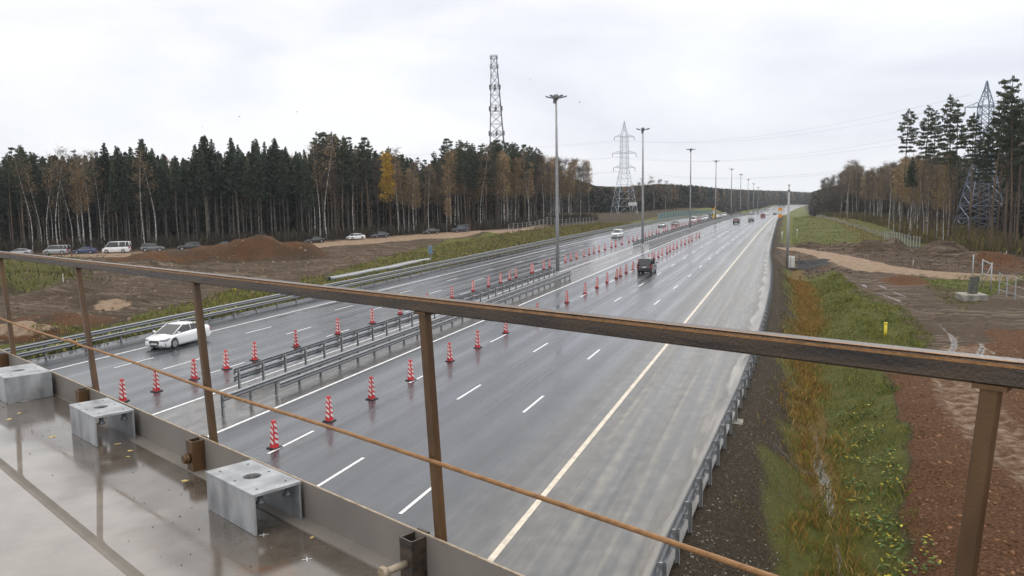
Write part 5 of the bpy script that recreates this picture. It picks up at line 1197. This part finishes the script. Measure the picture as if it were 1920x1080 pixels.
def make_car(shape, paint, label, cat, name, group=None, rails=False, detail=True):
    S = SHAPES[shape]; L, W, H, wr, gc = S['L'], S['W'], S['H'], S['wr'], S['gc']; hw = W/2
    fx = L/2-S['fo']; rx = fx-S['wb']; root = empty(name); tag(root, label, cat, group); pm = PAINT[paint]
    tx = sorted(S['top']); TX_ = [a for a, _ in tx]; TZ_ = [b_ for _, b_ in tx]
    xs = sorted(set(np.round(np.concatenate([np.linspace(-L/2, L/2, 44), [fx-wr-.06, fx+wr+.06, rx-wr-.06, rx+wr+.06]]), 3)))
    ra = wr+.055; P = []; K = 9
    for x in xs:
        zt_ = np.interp(x, TX_, TZ_); e = abs(x)/(L/2); nar = 1-.13*max(0, (e-.78)/.22)**2-.08*max(0, (e-.93)/.07)**2
        w_ = hw*nar; zb_ = gc+.09*max(0, (e-.9)/.1)
        arch = 0
        for cxx in (fx, rx):
            if abs(x-cxx) < ra: arch = max(arch, wr+math.sqrt(ra*ra-(x-cxx)**2))
        zl = max(zb_, arch); zsill = max(zl+.02, gc+.16); zm = max(zl+.04, .58*zt_+.05); zbelt = max(zm+.02, zt_-.10)
        prof = [(0, zb_+.02), (w_*.72, zb_+.02), (w_*.74, zl), (w_*.975, zl), (w_*.985, zsill), (w_, zm), (w_*.965, zbelt), (w_*.88, zt_-.015), (0, zt_+.015)]
        for yy, zz in prof: P.append((x, yy, zz))
    n = len(xs); V = P+[(x, -y, z) for x, y, z in P]; F = []
    for i in range(n-1):
        for k in range(K-1):
            a = i*K+k; F.append((a, a+1, a+K+1, a+K)); b_ = n*K+a; F.append((b_, b_+K, b_+K+1, b_+1))
    for s in (0, n-1):
        F.append(tuple(s*K+k for k in range(K))+tuple(n*K+s*K+k for k in range(K-2, 0, -1)))
    q = MB(); q.add(V, F, 0, True); part(q, 'body', pm, root)
    q = MB(); q.box((0, 0, gc+.14), (L*.86, W*.70, .2))
    for cxx in (fx, rx):
        for s in (1, -1): q.box((cxx, s*hw*.80, wr+.02), (2*wr*.94, .16, 2*wr*.9))
    part(q, 'underbody', rubber, root)
    # greenhouse
    a, b_, c_, d_ = S['cab']; belt = S['belt']-.02; rt = H-.05; wB, wT = hw*.90, hw*.74
    cab = [(a, wB*.92, belt-.02), (b_, wT*.95, rt), (c_, wT*.97, rt-(.03 if shape == 'sedan' else 0)), (d_, wB*.90, belt)]
    q = MB(); up = [(b_, rt), (c_, cab[2][2])]
    Vg = [(a, cab[0][1], belt-.02), (a, -cab[0][1], belt-.02), (b_, cab[1][1], rt), (b_, -cab[1][1], rt), (c_, cab[2][1], cab[2][2]), (c_, -cab[2][1], cab[2][2]), (d_, cab[3][1], belt), (d_, -cab[3][1], belt),
          ((a+b_)/2-.1, wB, belt), ((a+b_)/2-.1, -wB, belt), ((c_+d_)/2+.1, wB, belt), ((c_+d_)/2+.1, -wB, belt)]
    q.add(Vg, [(0, 2, 3, 1)], 0); part(q, 'windscreen', car_glass, root)
    q = MB(); q.add(Vg, [(6, 7, 5, 4)], 0); part(q, 'rear_window', car_glass, root)
    for s in (0, 1):
        q = MB(); q.add(Vg, [(0+s, 8+s, 10+s, 6+s, 4+s, 2+s)], 0); part(q, 'side_window', car_glass, root)
    q = MB()  # roof with rounded edge and pillars
    RX = np.linspace(b_+.03, c_-.03, 7); Pr = []
    for x in RX:
        u = (x-c_)/(b_-c_); zz = cab[2][2]*(1-u)+rt*u; cr_ = .05*math.sin(PI*min(1, max(0, u)))
        wv_ = (cab[1][1]*u+cab[2][1]*(1-u))+.012
        for yy, dz in ((-wv_, -.04), (-wv_*.97, .012), (-wv_*.75, .035+cr_*.5), (0, .05+cr_), (wv_*.75, .035+cr_*.5), (wv_*.97, .012), (wv_, -.04)): Pr.append((x, yy, zz+dz-.004))
    q.add(Pr, [(i*7+k, i*7+k+1, i*7+8+k, i*7+7+k) for i in range(6) for k in range(6)]+[tuple(range(7)), tuple(range(48, 41, -1))], 0, True)
    for s in (1, -1):
        for (p0, p1, r_) in (((a, cab[0][1], belt-.02), (b_, cab[1][1], rt), .036), ((d_, cab[3][1], belt), (c_, cab[2][1], cab[2][2]), .065 if shape == 'sedan' else .08), (((b_+c_)/2-.05, wB*.99, belt), ((b_+c_)/2-.1, cab[1][1]-.01, rt), .025)):
            q.tube([(p0[0], s*p0[1], p0[2]), (p1[0], s*p1[1], p1[2])], r_, 6)
        if shape in ('suv', 'minivan', 'van', 'hatch'): q.tube([(c_+.75, s*wB, belt), (c_+.6, s*cab[2][1], rt)], .06 if shape != 'van' else .05, 6)
        if shape in ('van',): q.tube([(c_+2.0, s*wB, belt), (c_+2.0, s*cab[2][1], rt)], .06, 6)
    part(q, 'roof', pm, root)
    if rails:
        q = MB()
        for s in (1, -1): q.tube([(b_-.2, s*wT*.85, rt+.05), (b_-.3, s*wT*.85, rt+.11), (c_+.3, s*wT*.85, rt+.11), (c_+.2, s*wT*.85, rt+.05)], .022, 6)
        part(q, 'roof_rail', chrome, root)
    for cxx in (fx, rx):
        for s in (1, -1):
            wroot = MB(); yy = s*(hw-.115)
            wroot.lathe([(wr*.62, -.10), (wr*.93, -.105), (wr, -.07), (wr, .07), (wr*.93, .105), (wr*.62, .10)], 22, c=(cxx, yy, wr), axis='y'); wl = part(wroot, 'wheel', rubber, root)
            q = MB(); q.lathe([(wr*.66, -.106), (wr*.60, -.09), (.05, -.06), (.05, .06), (wr*.60, .09), (wr*.66, .106)], 20, c=(cxx, yy, wr), axis='y')
            for k in range(5):
                an = k*2*PI/5+.3
                for t_ in (1, -1): q.box((cxx+math.cos(an)*wr*.36, yy+t_*.098, wr+math.sin(an)*wr*.36), (wr*.56, .02, .055), axes=((math.cos(an), 0, math.sin(an)), (0, 1, 0), (-math.sin(an), 0, math.cos(an))))
            reg(q.build('rim', [chrome], wl), wl)
    zf = np.interp(L/2-.08, TX_, TZ_)
    for s in (1, -1):
        bw = lambda x_: hw*(1-.13*max(0, (abs(x_)/(L/2)-.78)/.22)**2-.08*max(0, (abs(x_)/(L/2)-.93)/.07)**2)
        zz = S['top'][1][1]-.09 if shape != 'sedan' else .64; q = MB()
        hp_ = [(L/2+.012, bw(L/2)*.62, -.045, .035), (L/2+.008, bw(L/2)*.97, -.055, .055), (L/2-.10, bw(L/2-.10)+.012, -.055, .075), (L/2-.26, bw(L/2-.26)+.010, -.035, .10), (L/2-.46, bw(L/2-.46)+.008, .06, .125)]
        Pq = [(x_, s*y_, zz+l_) for x_, y_, l_, u_ in hp_]+[(x_, s*y_, zz+u_) for x_, y_, l_, u_ in hp_]
        q.add(Pq, [(i, i+1, i+6, i+5) for i in range(4)])
        q.add([(x_-.05, y_*.94, z_) for x_, y_, z_ in Pq], [(i, i+1, i+6, i+5) for i in range(4)])
        part(q, 'headlight', head_glass, root)
        q = MB(); zr = S['belt']-.16
        if shape in ('sedan', 'suv'): q.box((-L/2+.08, s*hw*.72, zr), (.16, hw*.44, .14), bev=.03)
        else: q.box((-L/2+.10, s*hw*.90, zr+.0), (.2, .14, .62 if shape != 'van' else .5), bev=.03)
        part(q, 'taillight', red_lens, root)
        q = MB(); q.box((a-.28, s*(hw+.10), belt+.08), (.12, .22, .15), bev=.04); part(q, 'mirror', pm if detail else black_plastic, root)
        q = MB(); q.add([(L/2+.012, s*bw(L/2)*.80, .27), (L/2-.12, s*(bw(L/2-.12)+.012), .27), (L/2-.10, s*(bw(L/2-.10)+.012), .46), (L/2-.02, s*(bw(L/2)*1.0), .46)], [(0, 1, 2, 3)]); q.box((L/2-.10, s*bw(L/2)*.84, .36), (.10, .10, .14)); part(q, 'fog_light_recess', black_plastic, root)
        for k, xd in enumerate((b_*.2+.15, c_+.55)):
            q = MB(); q.box((xd, s*(hw*.985), belt-.22), (.2, .05, .035), bev=.01); part(q, 'door_handle', pm, root)
    q = MB(); zg = .50 if shape == 'sedan' else .62
    q.add([(L/2+.012, y, z) for y, z in ((-hw*.40, zg+.12), (hw*.40, zg+.12), (hw*.44, zg-.03), (hw*.30, zg-.22), (-hw*.30, zg-.22), (-hw*.44, zg-.03))]+[(L/2-.08, y, z) for y, z in ((-hw*.40, zg+.12), (hw*.40, zg+.12), (hw*.36, zg-.06), (hw*.22, zg-.16), (-hw*.22, zg-.16), (-hw*.36, zg-.06))], [tuple(range(6)), tuple(range(11, 5, -1))]+[(i, i+6, (i+1) % 6+6, (i+1) % 6) for i in range(6)])
    for k in range(3): q.box((L/2+.015, 0, zg+.07-.07*k), (.01, hw*.66, .015), mi=1)
    part(q, 'grille', [black_plastic, chrome], root)
    q = MB(); q.box((L/2+.02, 0, zg-.10), (.015, .52, .112), bev=.004); part(q, 'number_plate', plate_w, root)
    q = MB(); q.box((-L/2-.01, 0, .52 if shape == 'sedan' else .80), (.02, .52, .112), bev=.004); part(q, 'number_plate', plate_w, root)
    q = MB(); q.box((-L/2+.03, 0, .42), (.14, W*.90, .20), bev=.05); part(q, 'bumper', black_plastic if shape in ('hatch', 'suv', 'van') else pm, root)
    return root
def put(o, x, y, heading, z=None):
    o.location = (x, y, (float(road_z(y)) if z is None else z)+.006); o.rotation_euler = (0, 0, heading); return o
DN, UP = -PI/2, PI/2
put(make_car('sedan', 'white', 'white four door sedan driving towards the bridge on the left carriageway', 'car', 'sedan'), -38.75, 43.1, DN+.02)
put(make_car('hatch', 'black', 'black tall hatchback driving away beside the right cone row, seen from behind', 'car', 'hatchback', rails=True), -16.55, 97.6, UP)
put(make_car('suv', 'white', 'white sport utility car approaching on the left carriageway before the second mast', 'car', 'suv', rails=True), -36.1, 174.5, DN)
put(make_car('sedan', 'silver', 'small silver sedan approaching on the left carriageway beyond the white sport utility car', 'car', 'sedan'), -35.4, 234, DN)
put(make_car('sedan', 'black', 'dark approaching sedan with pale bonnet, next to the far end of left cones', 'car', 'sedan'), -32.9, 243, DN)
for k, (y, sh, pc, lb) in enumerate(((281, 'minivan', 'white', 'white minibus leading the far group of approaching cars'), (293, 'sedan', 'maroon', 'dark red approaching car right behind the far white minibus'), (305, 'sedan', 'silver', 'silver approaching car in the middle of the far group'), (318, 'suv', 'white', 'white approaching sport utility car near the end of the far group'), (336, 'van', 'darkgrey', 'dark van at the end of the far group of approaching cars'), (366, 'sedan', 'white', 'tiny white car approaching by the orange works sign'))):
    put(make_car(sh, pc, lb, 'car', {'minivan': 'minibus', 'van': 'van', 'suv': 'suv', 'sedan': 'sedan'}[sh], 'cars approaching in the distance'), -31.9+.1*k, y, DN)
put(make_car('suv', 'white', 'small white vehicle in the far median lane behind the works sign', 'car', 'suv'), -31.0, 402, DN)
put(make_car('suv', 'maroon', 'dark maroon car driving away in the middle lane of the right carriageway', 'car', 'suv'), -16.8, 266, UP)
put(make_car('sedan', 'green', 'dark grey green car driving away ahead of the maroon one', 'car', 'sedan'), -13.2, 286, UP)
put(make_car('hatch', 'red', 'bright red car driving away near the crest of the right carriageway', 'car', 'hatchback'), -11.6, 352, UP)
put(make_car('sedan', 'white', 'tiny white car just before the crest of the right carriageway', 'car', 'sedan'), -12.8, 452, UP)
put(make_car('sedan', 'black', 'tiny dark car at the crest of the right carriageway', 'car', 'sedan'), -9.2, 470, UP)
far = [('suv', 'white', -14, 820), ('sedan', 'silver', -12, 880), ('van', 'white', -29, 900), ('sedan', 'white', -32, 980), ('van', 'white', -28, 1060)]
for k, (sh, pc, x, y) in enumerate(far):
    put(make_car(sh, pc, 'tiny pale vehicle on the far bend of the motorway', 'car', 'van' if sh == 'van' else 'sedan' if sh == 'sedan' else 'suv', 'tiny vehicles on the far bend'), x+float(road_c(y)), y, DN if x < -20 else UP)
# the queue on the side road
Q_ = [(38, 'sedan', 'silver', 'silver roof of a car behind the rail at the far left of the queue'), (50, 'sedan', 'silver', ''), (106, 'minivan', 'silver', 'silver minibus in the queue before the left forest'), (160, 'sedan', 'blue', 'dark blue saloon between the silver minibus and the white van in the queue'), (219, 'van', 'white', 'tall white van in the queue before the left forest'), (287, 'suv', 'grey', 'grey sport utility car right behind the white van in the queue'), (357, 'suv', 'black', 'black sport utility car with pale roof in the queue, left of the dirt heap'), (420, 'sedan', 'darkgrey', 'dark grey saloon in the queue at the left end of the dirt heap'),
      (482, 'sedan', 'silver', 'pale saloon in the queue half hidden by the dirt heap'), (590, 'sedan', 'black', 'black saloon in the queue just right of the dirt heap'), (667, 'sedan', 'white', 'white saloon in the queue right of the dirt heap'), (713, 'sedan', 'bluegrey', 'dark blue grey hatchback following the white saloon in the queue'), (808, 'sedan', 'black', 'black saloon alone in the right part of the queue'), (864, 'minivan', 'bluegrey', 'dark people carrier, rightmost of the queue')]
LQ = sum(np.linalg.norm(np.array(QROAD[i+1])-np.array(QROAD[i])) for i in range(len(QROAD)-1))
ss = np.linspace(0, LQ-1, 1500); SP = [along(QROAD, s) for s in ss]; SX = np.array([pix(p[0], p[1], -1)[0] for p, _ in SP])
for k, (px_, sh, pc, lb) in enumerate(Q_):
    if not lb: continue
    i = int(np.argmin(abs(SX-px_))); p, nrm = SP[i]; t_ = np.array([nrm[1], -nrm[0]])
    flip = sh == 'suv' and pc == 'grey'
    hd = math.atan2(-t_[1], -t_[0])+(PI if flip else 0)
    nm = {'sedan': 'saloon_car', 'van': 'van', 'minivan': 'minibus', 'suv': 'suv'}[sh]
    put(make_car(sh, pc, lb, 'van' if sh == 'van' else 'car', nm, 'vehicles queuing on the side road'), p[0], p[1], hd, tz(p[0], p[1])+.02)

# ------------------------------------------------------------------ the bridge deck we stand on
BA, BG, BD, HD = -.4505, .0109, 2.1042, 1.65
ZD = CAM_H-HD
deck_m = bpy.data.materials.new('wet_painted_deck'); deck_m.use_nodes = True; t = deck_m.node_tree; b = t.nodes['Principled BSDF']
tcn = nn(t, 'ShaderNodeTexCoord'); sx = nn(t, 'ShaderNodeSeparateXYZ'); t.links.new(tcn.outputs['Object'], sx.inputs[0])
nbig = noise(.9, 4, .5, .4); nmid = noise(4, 6, .6); nfin = noise(30, 4)
base = ramp(nmid, [(.28, (.165, .15, .132)), (.5, (.20, .183, .162)), (.72, (.235, .215, .19))])
# water stands away from the edge plate, the rim is only damp
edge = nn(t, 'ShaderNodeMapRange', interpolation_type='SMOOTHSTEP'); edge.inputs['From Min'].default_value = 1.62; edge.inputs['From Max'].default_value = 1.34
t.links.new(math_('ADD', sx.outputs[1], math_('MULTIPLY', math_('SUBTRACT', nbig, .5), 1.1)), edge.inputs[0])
dirt = ramp(nmid, [(.3, (.055, .044, .034)), (.7, (.115, .098, .082))])  # darker, browner base colour towards the edge plate
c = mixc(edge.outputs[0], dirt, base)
rustn = nn(t, 'ShaderNodeMapRange', interpolation_type='SMOOTHSTEP'); rustn.inputs['From Min'].default_value = .60; rustn.inputs['From Max'].default_value = .72; t.links.new(noise(2.6, 5, .6), rustn.inputs[0])
rc = nn(t, 'ShaderNodeMix', data_type='RGBA'); t.links.new(math_('MULTIPLY', rustn.outputs[0], math_('SUBTRACT', .6, math_('MULTIPLY', edge.outputs[0], .5))), rc.inputs[0]); t.links.new(c, rc.inputs[6]); rc.inputs[7].default_value = (.13, .07, .035, 1)
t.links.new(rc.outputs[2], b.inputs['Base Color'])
ror = nn(t, 'ShaderNodeMapRange'); ror.inputs['To Min'].default_value = .12; ror.inputs['To Max'].default_value = .003; t.links.new(edge.outputs[0], ror.inputs[0]); t.links.new(ror.outputs[0], b.inputs['Roughness'])
b.inputs['IOR'].default_value = 1.5; b.inputs['Specular IOR Level'].default_value = .95
bpn = nn(t, 'ShaderNodeBump'); bpn.inputs['Strength'].default_value = .006; bpn.inputs['Distance'].default_value = .01; t.links.new(nmid, bpn.inputs['Height']); t.links.new(bpn.outputs[0], b.inputs['Normal'])
plate_m = mat('grey_beige_painted_plate', (.17, .155, .14), .42, 0, col2=(.225, .205, .185), scale=2.5, rvar=.1, bump=.05, bscale=60)
def bt(name, label, cat, group=None, e=0, n=BD, h=0):
    o = empty(name); a = math.atan(BG)
    rotm = Matrix.Rotation(BA, 4, 'Z') @ Matrix.Rotation(-a, 4, 'Y'); org = Matrix.Translation((0, 0, ZD)) @ rotm @ Matrix.Translation((e, n, h))
    o.matrix_world = org; tag(o, label, cat, group); return o
root = bt('bridge_deck', 'wet grey beige bridge deck plate in the near corner', 'bridge deck', n=0)
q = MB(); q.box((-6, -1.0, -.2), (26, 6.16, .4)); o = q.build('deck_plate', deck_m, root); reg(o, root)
o.rotation_euler = (0, R(.15), 0); 
q = MB()
for yy in (1.6, -1.0): q.box((-6, yy, -1.3), (26, .05, 1.75)); q.box((-6, yy, -2.15), (26, .5, .05))
part(q, 'girder', plate_m, root)
q = MB()   # chalk crosses marked on the deck
for (e_, n_) in ((-3.64, 1.85), (-3.23, 1.85)):
    for s in (1, -1): q.box((e_, n_, .0016+.0004*s-.0026*e_), (.046, .0035, .0012), rz=s*PI/4+.3)
part(q, 'chalk_mark', paint_white, root)
root = bt('kerb_plate', 'grey beige steel edge plate along the bridge deck', 'edge plate')
q = MB(); q.box((-6, .0, .095), (26, .010, .235), bev=.002); q.box((-6, -.05, .012), (26, .09, .012)); part(q, 'plate', plate_m, root)
edge_m = mat('worn_bare_edge', (.24, .17, .10), .55, .2, col2=(.40, .34, .26), scale=14)
q = MB(); q.box((-6, 0, .2145), (26, .011, .004)); part(q, 'worn_edge', edge_m, root)
# railing: one welded piece of posts, top rail and bar
root = bt('bridge_railing', 'rusty brown steel railing of square tubes along the bridge edge', 'railing')
PO = [(-16.4, -16.0), (-14.2, -13.85), (-11.9, -11.6), (-9.55, -9.36), (-7.135, -6.91), (-4.91, -4.785), (-2.653, -2.59), (-.51, -.60), (1.7, 1.55)]
q = MB(); q.box((-6.5, .035, 1.222), (24, .062, .062), bev=.006); q.box((-6.5, .0035, 1.2425), (24, .0016, .008), mi=1); q.box((-6.5, .010, 1.2532), (24, .010, .0012), mi=1); part(q, 'top_rail', [rust_dark, rust_rod], root)
for (et, eb) in PO:
    q = MB(); d = np.array([et-eb, 0, 1.19-.13]); L_ = np.linalg.norm(d); d /= L_; ax = (np.cross((0, 1, 0), d), (0, 1, 0), d)
    q.box(((et+eb)/2, .033, (1.19+.13)/2), (.042, .040, L_), axes=ax, bev=.004); q.box((et+.0, .035, 1.186), (.075, .058, .012)); part(q, 'post', rust, root)
q = MB(); P = [(x, -.004+.004*math.sin(x*3), .553+.006*math.sin(x*1.7)) for x in np.arange(-16, 3.3, .35)]; q.tube(P, .0095, 8)
q.tube([(-7.42, -.004, .566), (-7.18, -.004, .558)], .014, 8); part(q, 'bar', rust_rod, root)
for k, (et, eb) in enumerate(PO):
    root = bt('post_clamp', ['', '', '', 'rusty clamp on the edge plate at the left border of the photo', 'hollow rusty clamp between the first and second galvanised brackets', 'rusty clamp with a corroded bolt between the middle and the nearest bracket', 'dark clamp with a pale bolt sticking out towards the deck', '', ''][k] or 'rusty post clamp', 'clamp', 'rusty clamps at the railing posts', e=eb-.10, n=BD, h=0)
    if k < 3 or k > 6: bpy.data.objects.remove(root); continue
    q = MB(); w_ = .078; tk = .007
    q.box((-w_/2, -.043, .108), (tk, .074, .20)); q.box((w_/2, -.043, .108), (tk, .074, .20)); q.box((0, -.083, .108), (w_+tk, tk, .20)); q.box((0, .0135, .17), (w_*.9, .014, .10)); part(q, 'jaw', rust if k in (3, 4, 5) else rust_dark, root)
    q = MB(); bl = .03 if k == 5 else .12
    if k in (5, 6):
        q.lathe([(.016, 0), (.016, bl)], 12, c=(.0, -.087-bl, .10), axis='y'); q.lathe([(.028, 0), (.030, .004), (.030, .02), (.026, .026)], 6, c=(0, -.087-bl-.012, .10), axis='y')
        if k == 5: q.lathe([(.034, 0), (.034, .018)], 6, c=(0, -.112, .10), axis='y')
        part(q, 'bolt', rust if k == 5 else edge_m, root)
# galvanised post brackets lying on the deck
br_m = mat('mottled_galvanised_plate', (.20, .21, .225), .40, .35, col2=(.46, .475, .49), scale=7, rvar=.12, bump=.08, bscale=30, detail=8, stretch=(1, 1, .55))
def bracket(label, e0, n0, L_, W_, H_, rz=0, closed=False):
    root = bt('galvanised_bracket', label, 'bracket', 'galvanised brackets on the deck', e=e0, n=n0, h=-.0026*e0)
    root.matrix_world = root.matrix_world @ Matrix.Rotation(rz, 4, 'Z')
    # top plate with a round hole: ring between the outline and the circle
    q = MB(); N = 24; rh = .048; t0, t1 = H_-.014, H_
    def sq(k):
        a = 2*PI*k/N; c_, s_ = math.cos(a), math.sin(a); m_ = 1/max(abs(c_)/(L_/2), abs(s_)/(W_/2)); return (c_*m_, s_*m_)
    P = []
    for z in (t0, t1):
        for k in range(N): P.append((*sq(k), z))
        for k in range(N): a = 2*PI*k/N; P.append((rh*math.cos(a), rh*math.sin(a), z))
    F = []
    for k in range(N):
        j = (k+1) % N; F += [(2*N+k, 2*N+j, 3*N+j, 3*N+k), (k, N+k, N+j, j), (k, j, 2*N+j, 2*N+k), (N+k, 3*N+k, 3*N+j, N+j)]
    q.add(P, F)
    corners = [(-L_/2, -W_/2), (L_/2, -W_/2), (L_/2, W_/2), (-L_/2, W_/2)]
    for (x, y) in corners:  # fill the true corners
        ks = sorted(range(N), key=lambda k: (sq(k)[0]-x)**2+(sq(k)[1]-y)**2)[:2]
        a_, b2 = sq(ks[0]), sq(ks[1])
        q.add([(*a_, t0), (*b2, t0), (x, y, t0), (*a_, t1), (*b2, t1), (x, y, t1)], [(0, 1, 2), (5, 4, 3), (0, 2, 5, 3), (1, 4, 5, 2)])
    part(q, 'top_plate', br_m, root)
    for s in (-1, 1):
        q = MB(); q.box((0, s*(W_/2-.008), (H_-.014)/2-.001), (L_-.006, .012, H_-.016), bev=.002); part(q, 'side_plate', br_m, root)
    q = MB()
    for (x, y) in ((-L_*.38, -W_*.3), (-L_*.38, W_*.3), (L_*.38, -W_*.3), (L_*.38, W_*.3), (0, W_*.36), (0, -W_*.36)):
        q.lathe([(.0075, t1), (.0075, t1+.0012)], 10, c=(x, y, 0))
    part(q, 'bolt_hole', black_plastic, root)
    q = MB()
    for (x, y) in ((L_*.42, -W_*.28), (L_*.42, W_*.28), (-L_*.42, W_*.28), (-L_*.42, -W_*.28)):
        q.lathe([(.024, t0-.055), (.024, t0-.045), (.014, t0-.04), (.014, t0)], 10, c=(x, y, 0)); 
    part(q, 'bolt', galv, root)
    if closed: q = MB(); q.box((L_/2+.004, 0, H_/2), (.008, W_+.004, H_-.004), bev=.002); part(q, 'end_plate', br_m, root)
    return root
bracket('nearest galvanised steel bracket with a round hole on the deck edge', -3.92, 1.945, .54, .27, .215)
bracket('middle galvanised bracket, smaller looking, between the two other brackets on the deck', -6.16, 1.925, .54, .27, .215)
bracket('galvanised bracket at the left border of the photo, seen end on', -8.12, 1.88, .56, .36, .225, 0, True)
# closed end of the farthest bracket
sr = np.random.default_rng(17); n = 900; e_ = -9+8.6*sr.random(n); n_ = BD-.06-np.abs(sr.normal(0, .28, n)); q = MB()
for a_, c_ in zip(e_, n_):
    r_ = .0012+.0045*sr.random()**3; z_ = -.0026*a_+r_*.4; q.add([(a_-r_, c_, z_), (a_, c_-r_*.8, z_), (a_+r_*1.1, c_, z_), (a_, c_+r_, z_), (a_, c_, z_+r_), (a_, c_, z_-r_)], [(0, 1, 4), (1, 2, 4), (2, 3, 4), (3, 0, 4), (1, 0, 5), (2, 1, 5), (3, 2, 5), (0, 3, 5)])
gr_ = bt('grit', 'fine grit and dirt specks along the edge of the wet deck', 'grit', n=0); mw = gr_.matrix_world.copy(); bpy.data.objects.remove(gr_)
o = q.build('grit', mat('brown_grit', (.05, .04, .03), .9, 0, col2=(.26, .21, .15), scale=60)); o.matrix_world = mw; tag(o, 'fine grit and dirt specks along the edge of the wet deck', 'grit', kind='stuff')
leaf_m = mat('fallen_yellow_leaf', (.42, .28, .06), .6, 0, col2=(.60, .50, .26), scale=20)
for k, (e_, n_) in enumerate([(-7.39, 1.69), (-7.24, 1.58), (-5.86, 1.92), (-5.62, 1.92), (-5.5, 1.86), (-5.14, 2.02), (-4.74, 1.92), (-3.43, 2.0), (-6.42, 1.66)]):
    q = MB(); s = random.uniform(.013, .024); a = random.uniform(0, 6.28); P = []
    for j in range(10):
        u = 2*PI*j/10; r_ = s*(1 if j % 2 else .72); P.append((r_*math.cos(u)*1.3, r_*math.sin(u), .003+.004*random.random()))
    P.append((0, 0, .003)); q.add(P, [(j, (j+1) % 10, 10) for j in range(10)])
    o = bt('fallen_leaf', 'small yellow birch leaf fallen on the wet deck', 'leaf', 'fallen leaves on the deck', e=e_, n=n_, h=-.0026*e_-.0025)
    o.matrix_world = o.matrix_world @ Matrix.Rotation(a, 4, 'Z'); mw = o.matrix_world.copy(); bpy.data.objects.remove(o)
    o = q.build('fallen_leaf', leaf_m); o.matrix_world = mw; tag(o, 'small yellow birch leaf fallen on the wet deck', 'leaf', 'fallen leaves on the deck')

# ------------------------------------------------------------------ air
hz = bpy.data.materials.new('pale_air'); hz.use_nodes = True; t = hz.node_tree; t.nodes.clear()
o_ = nn(t, 'ShaderNodeOutputMaterial'); pv = nn(t, 'ShaderNodeVolumePrincipled'); pv.inputs['Color'].default_value = (.86, .92, 1, 1); pv.inputs['Density'].default_value = .00013; pv.inputs['Anisotropy'].default_value = .2
t.links.new(pv.outputs[0], o_.inputs['Volume'])
q = MB(); q.box((0, 2450, 35), (7200, 5700, 110)); o = q.build('haze', hz); tag(o, kind='stuff')
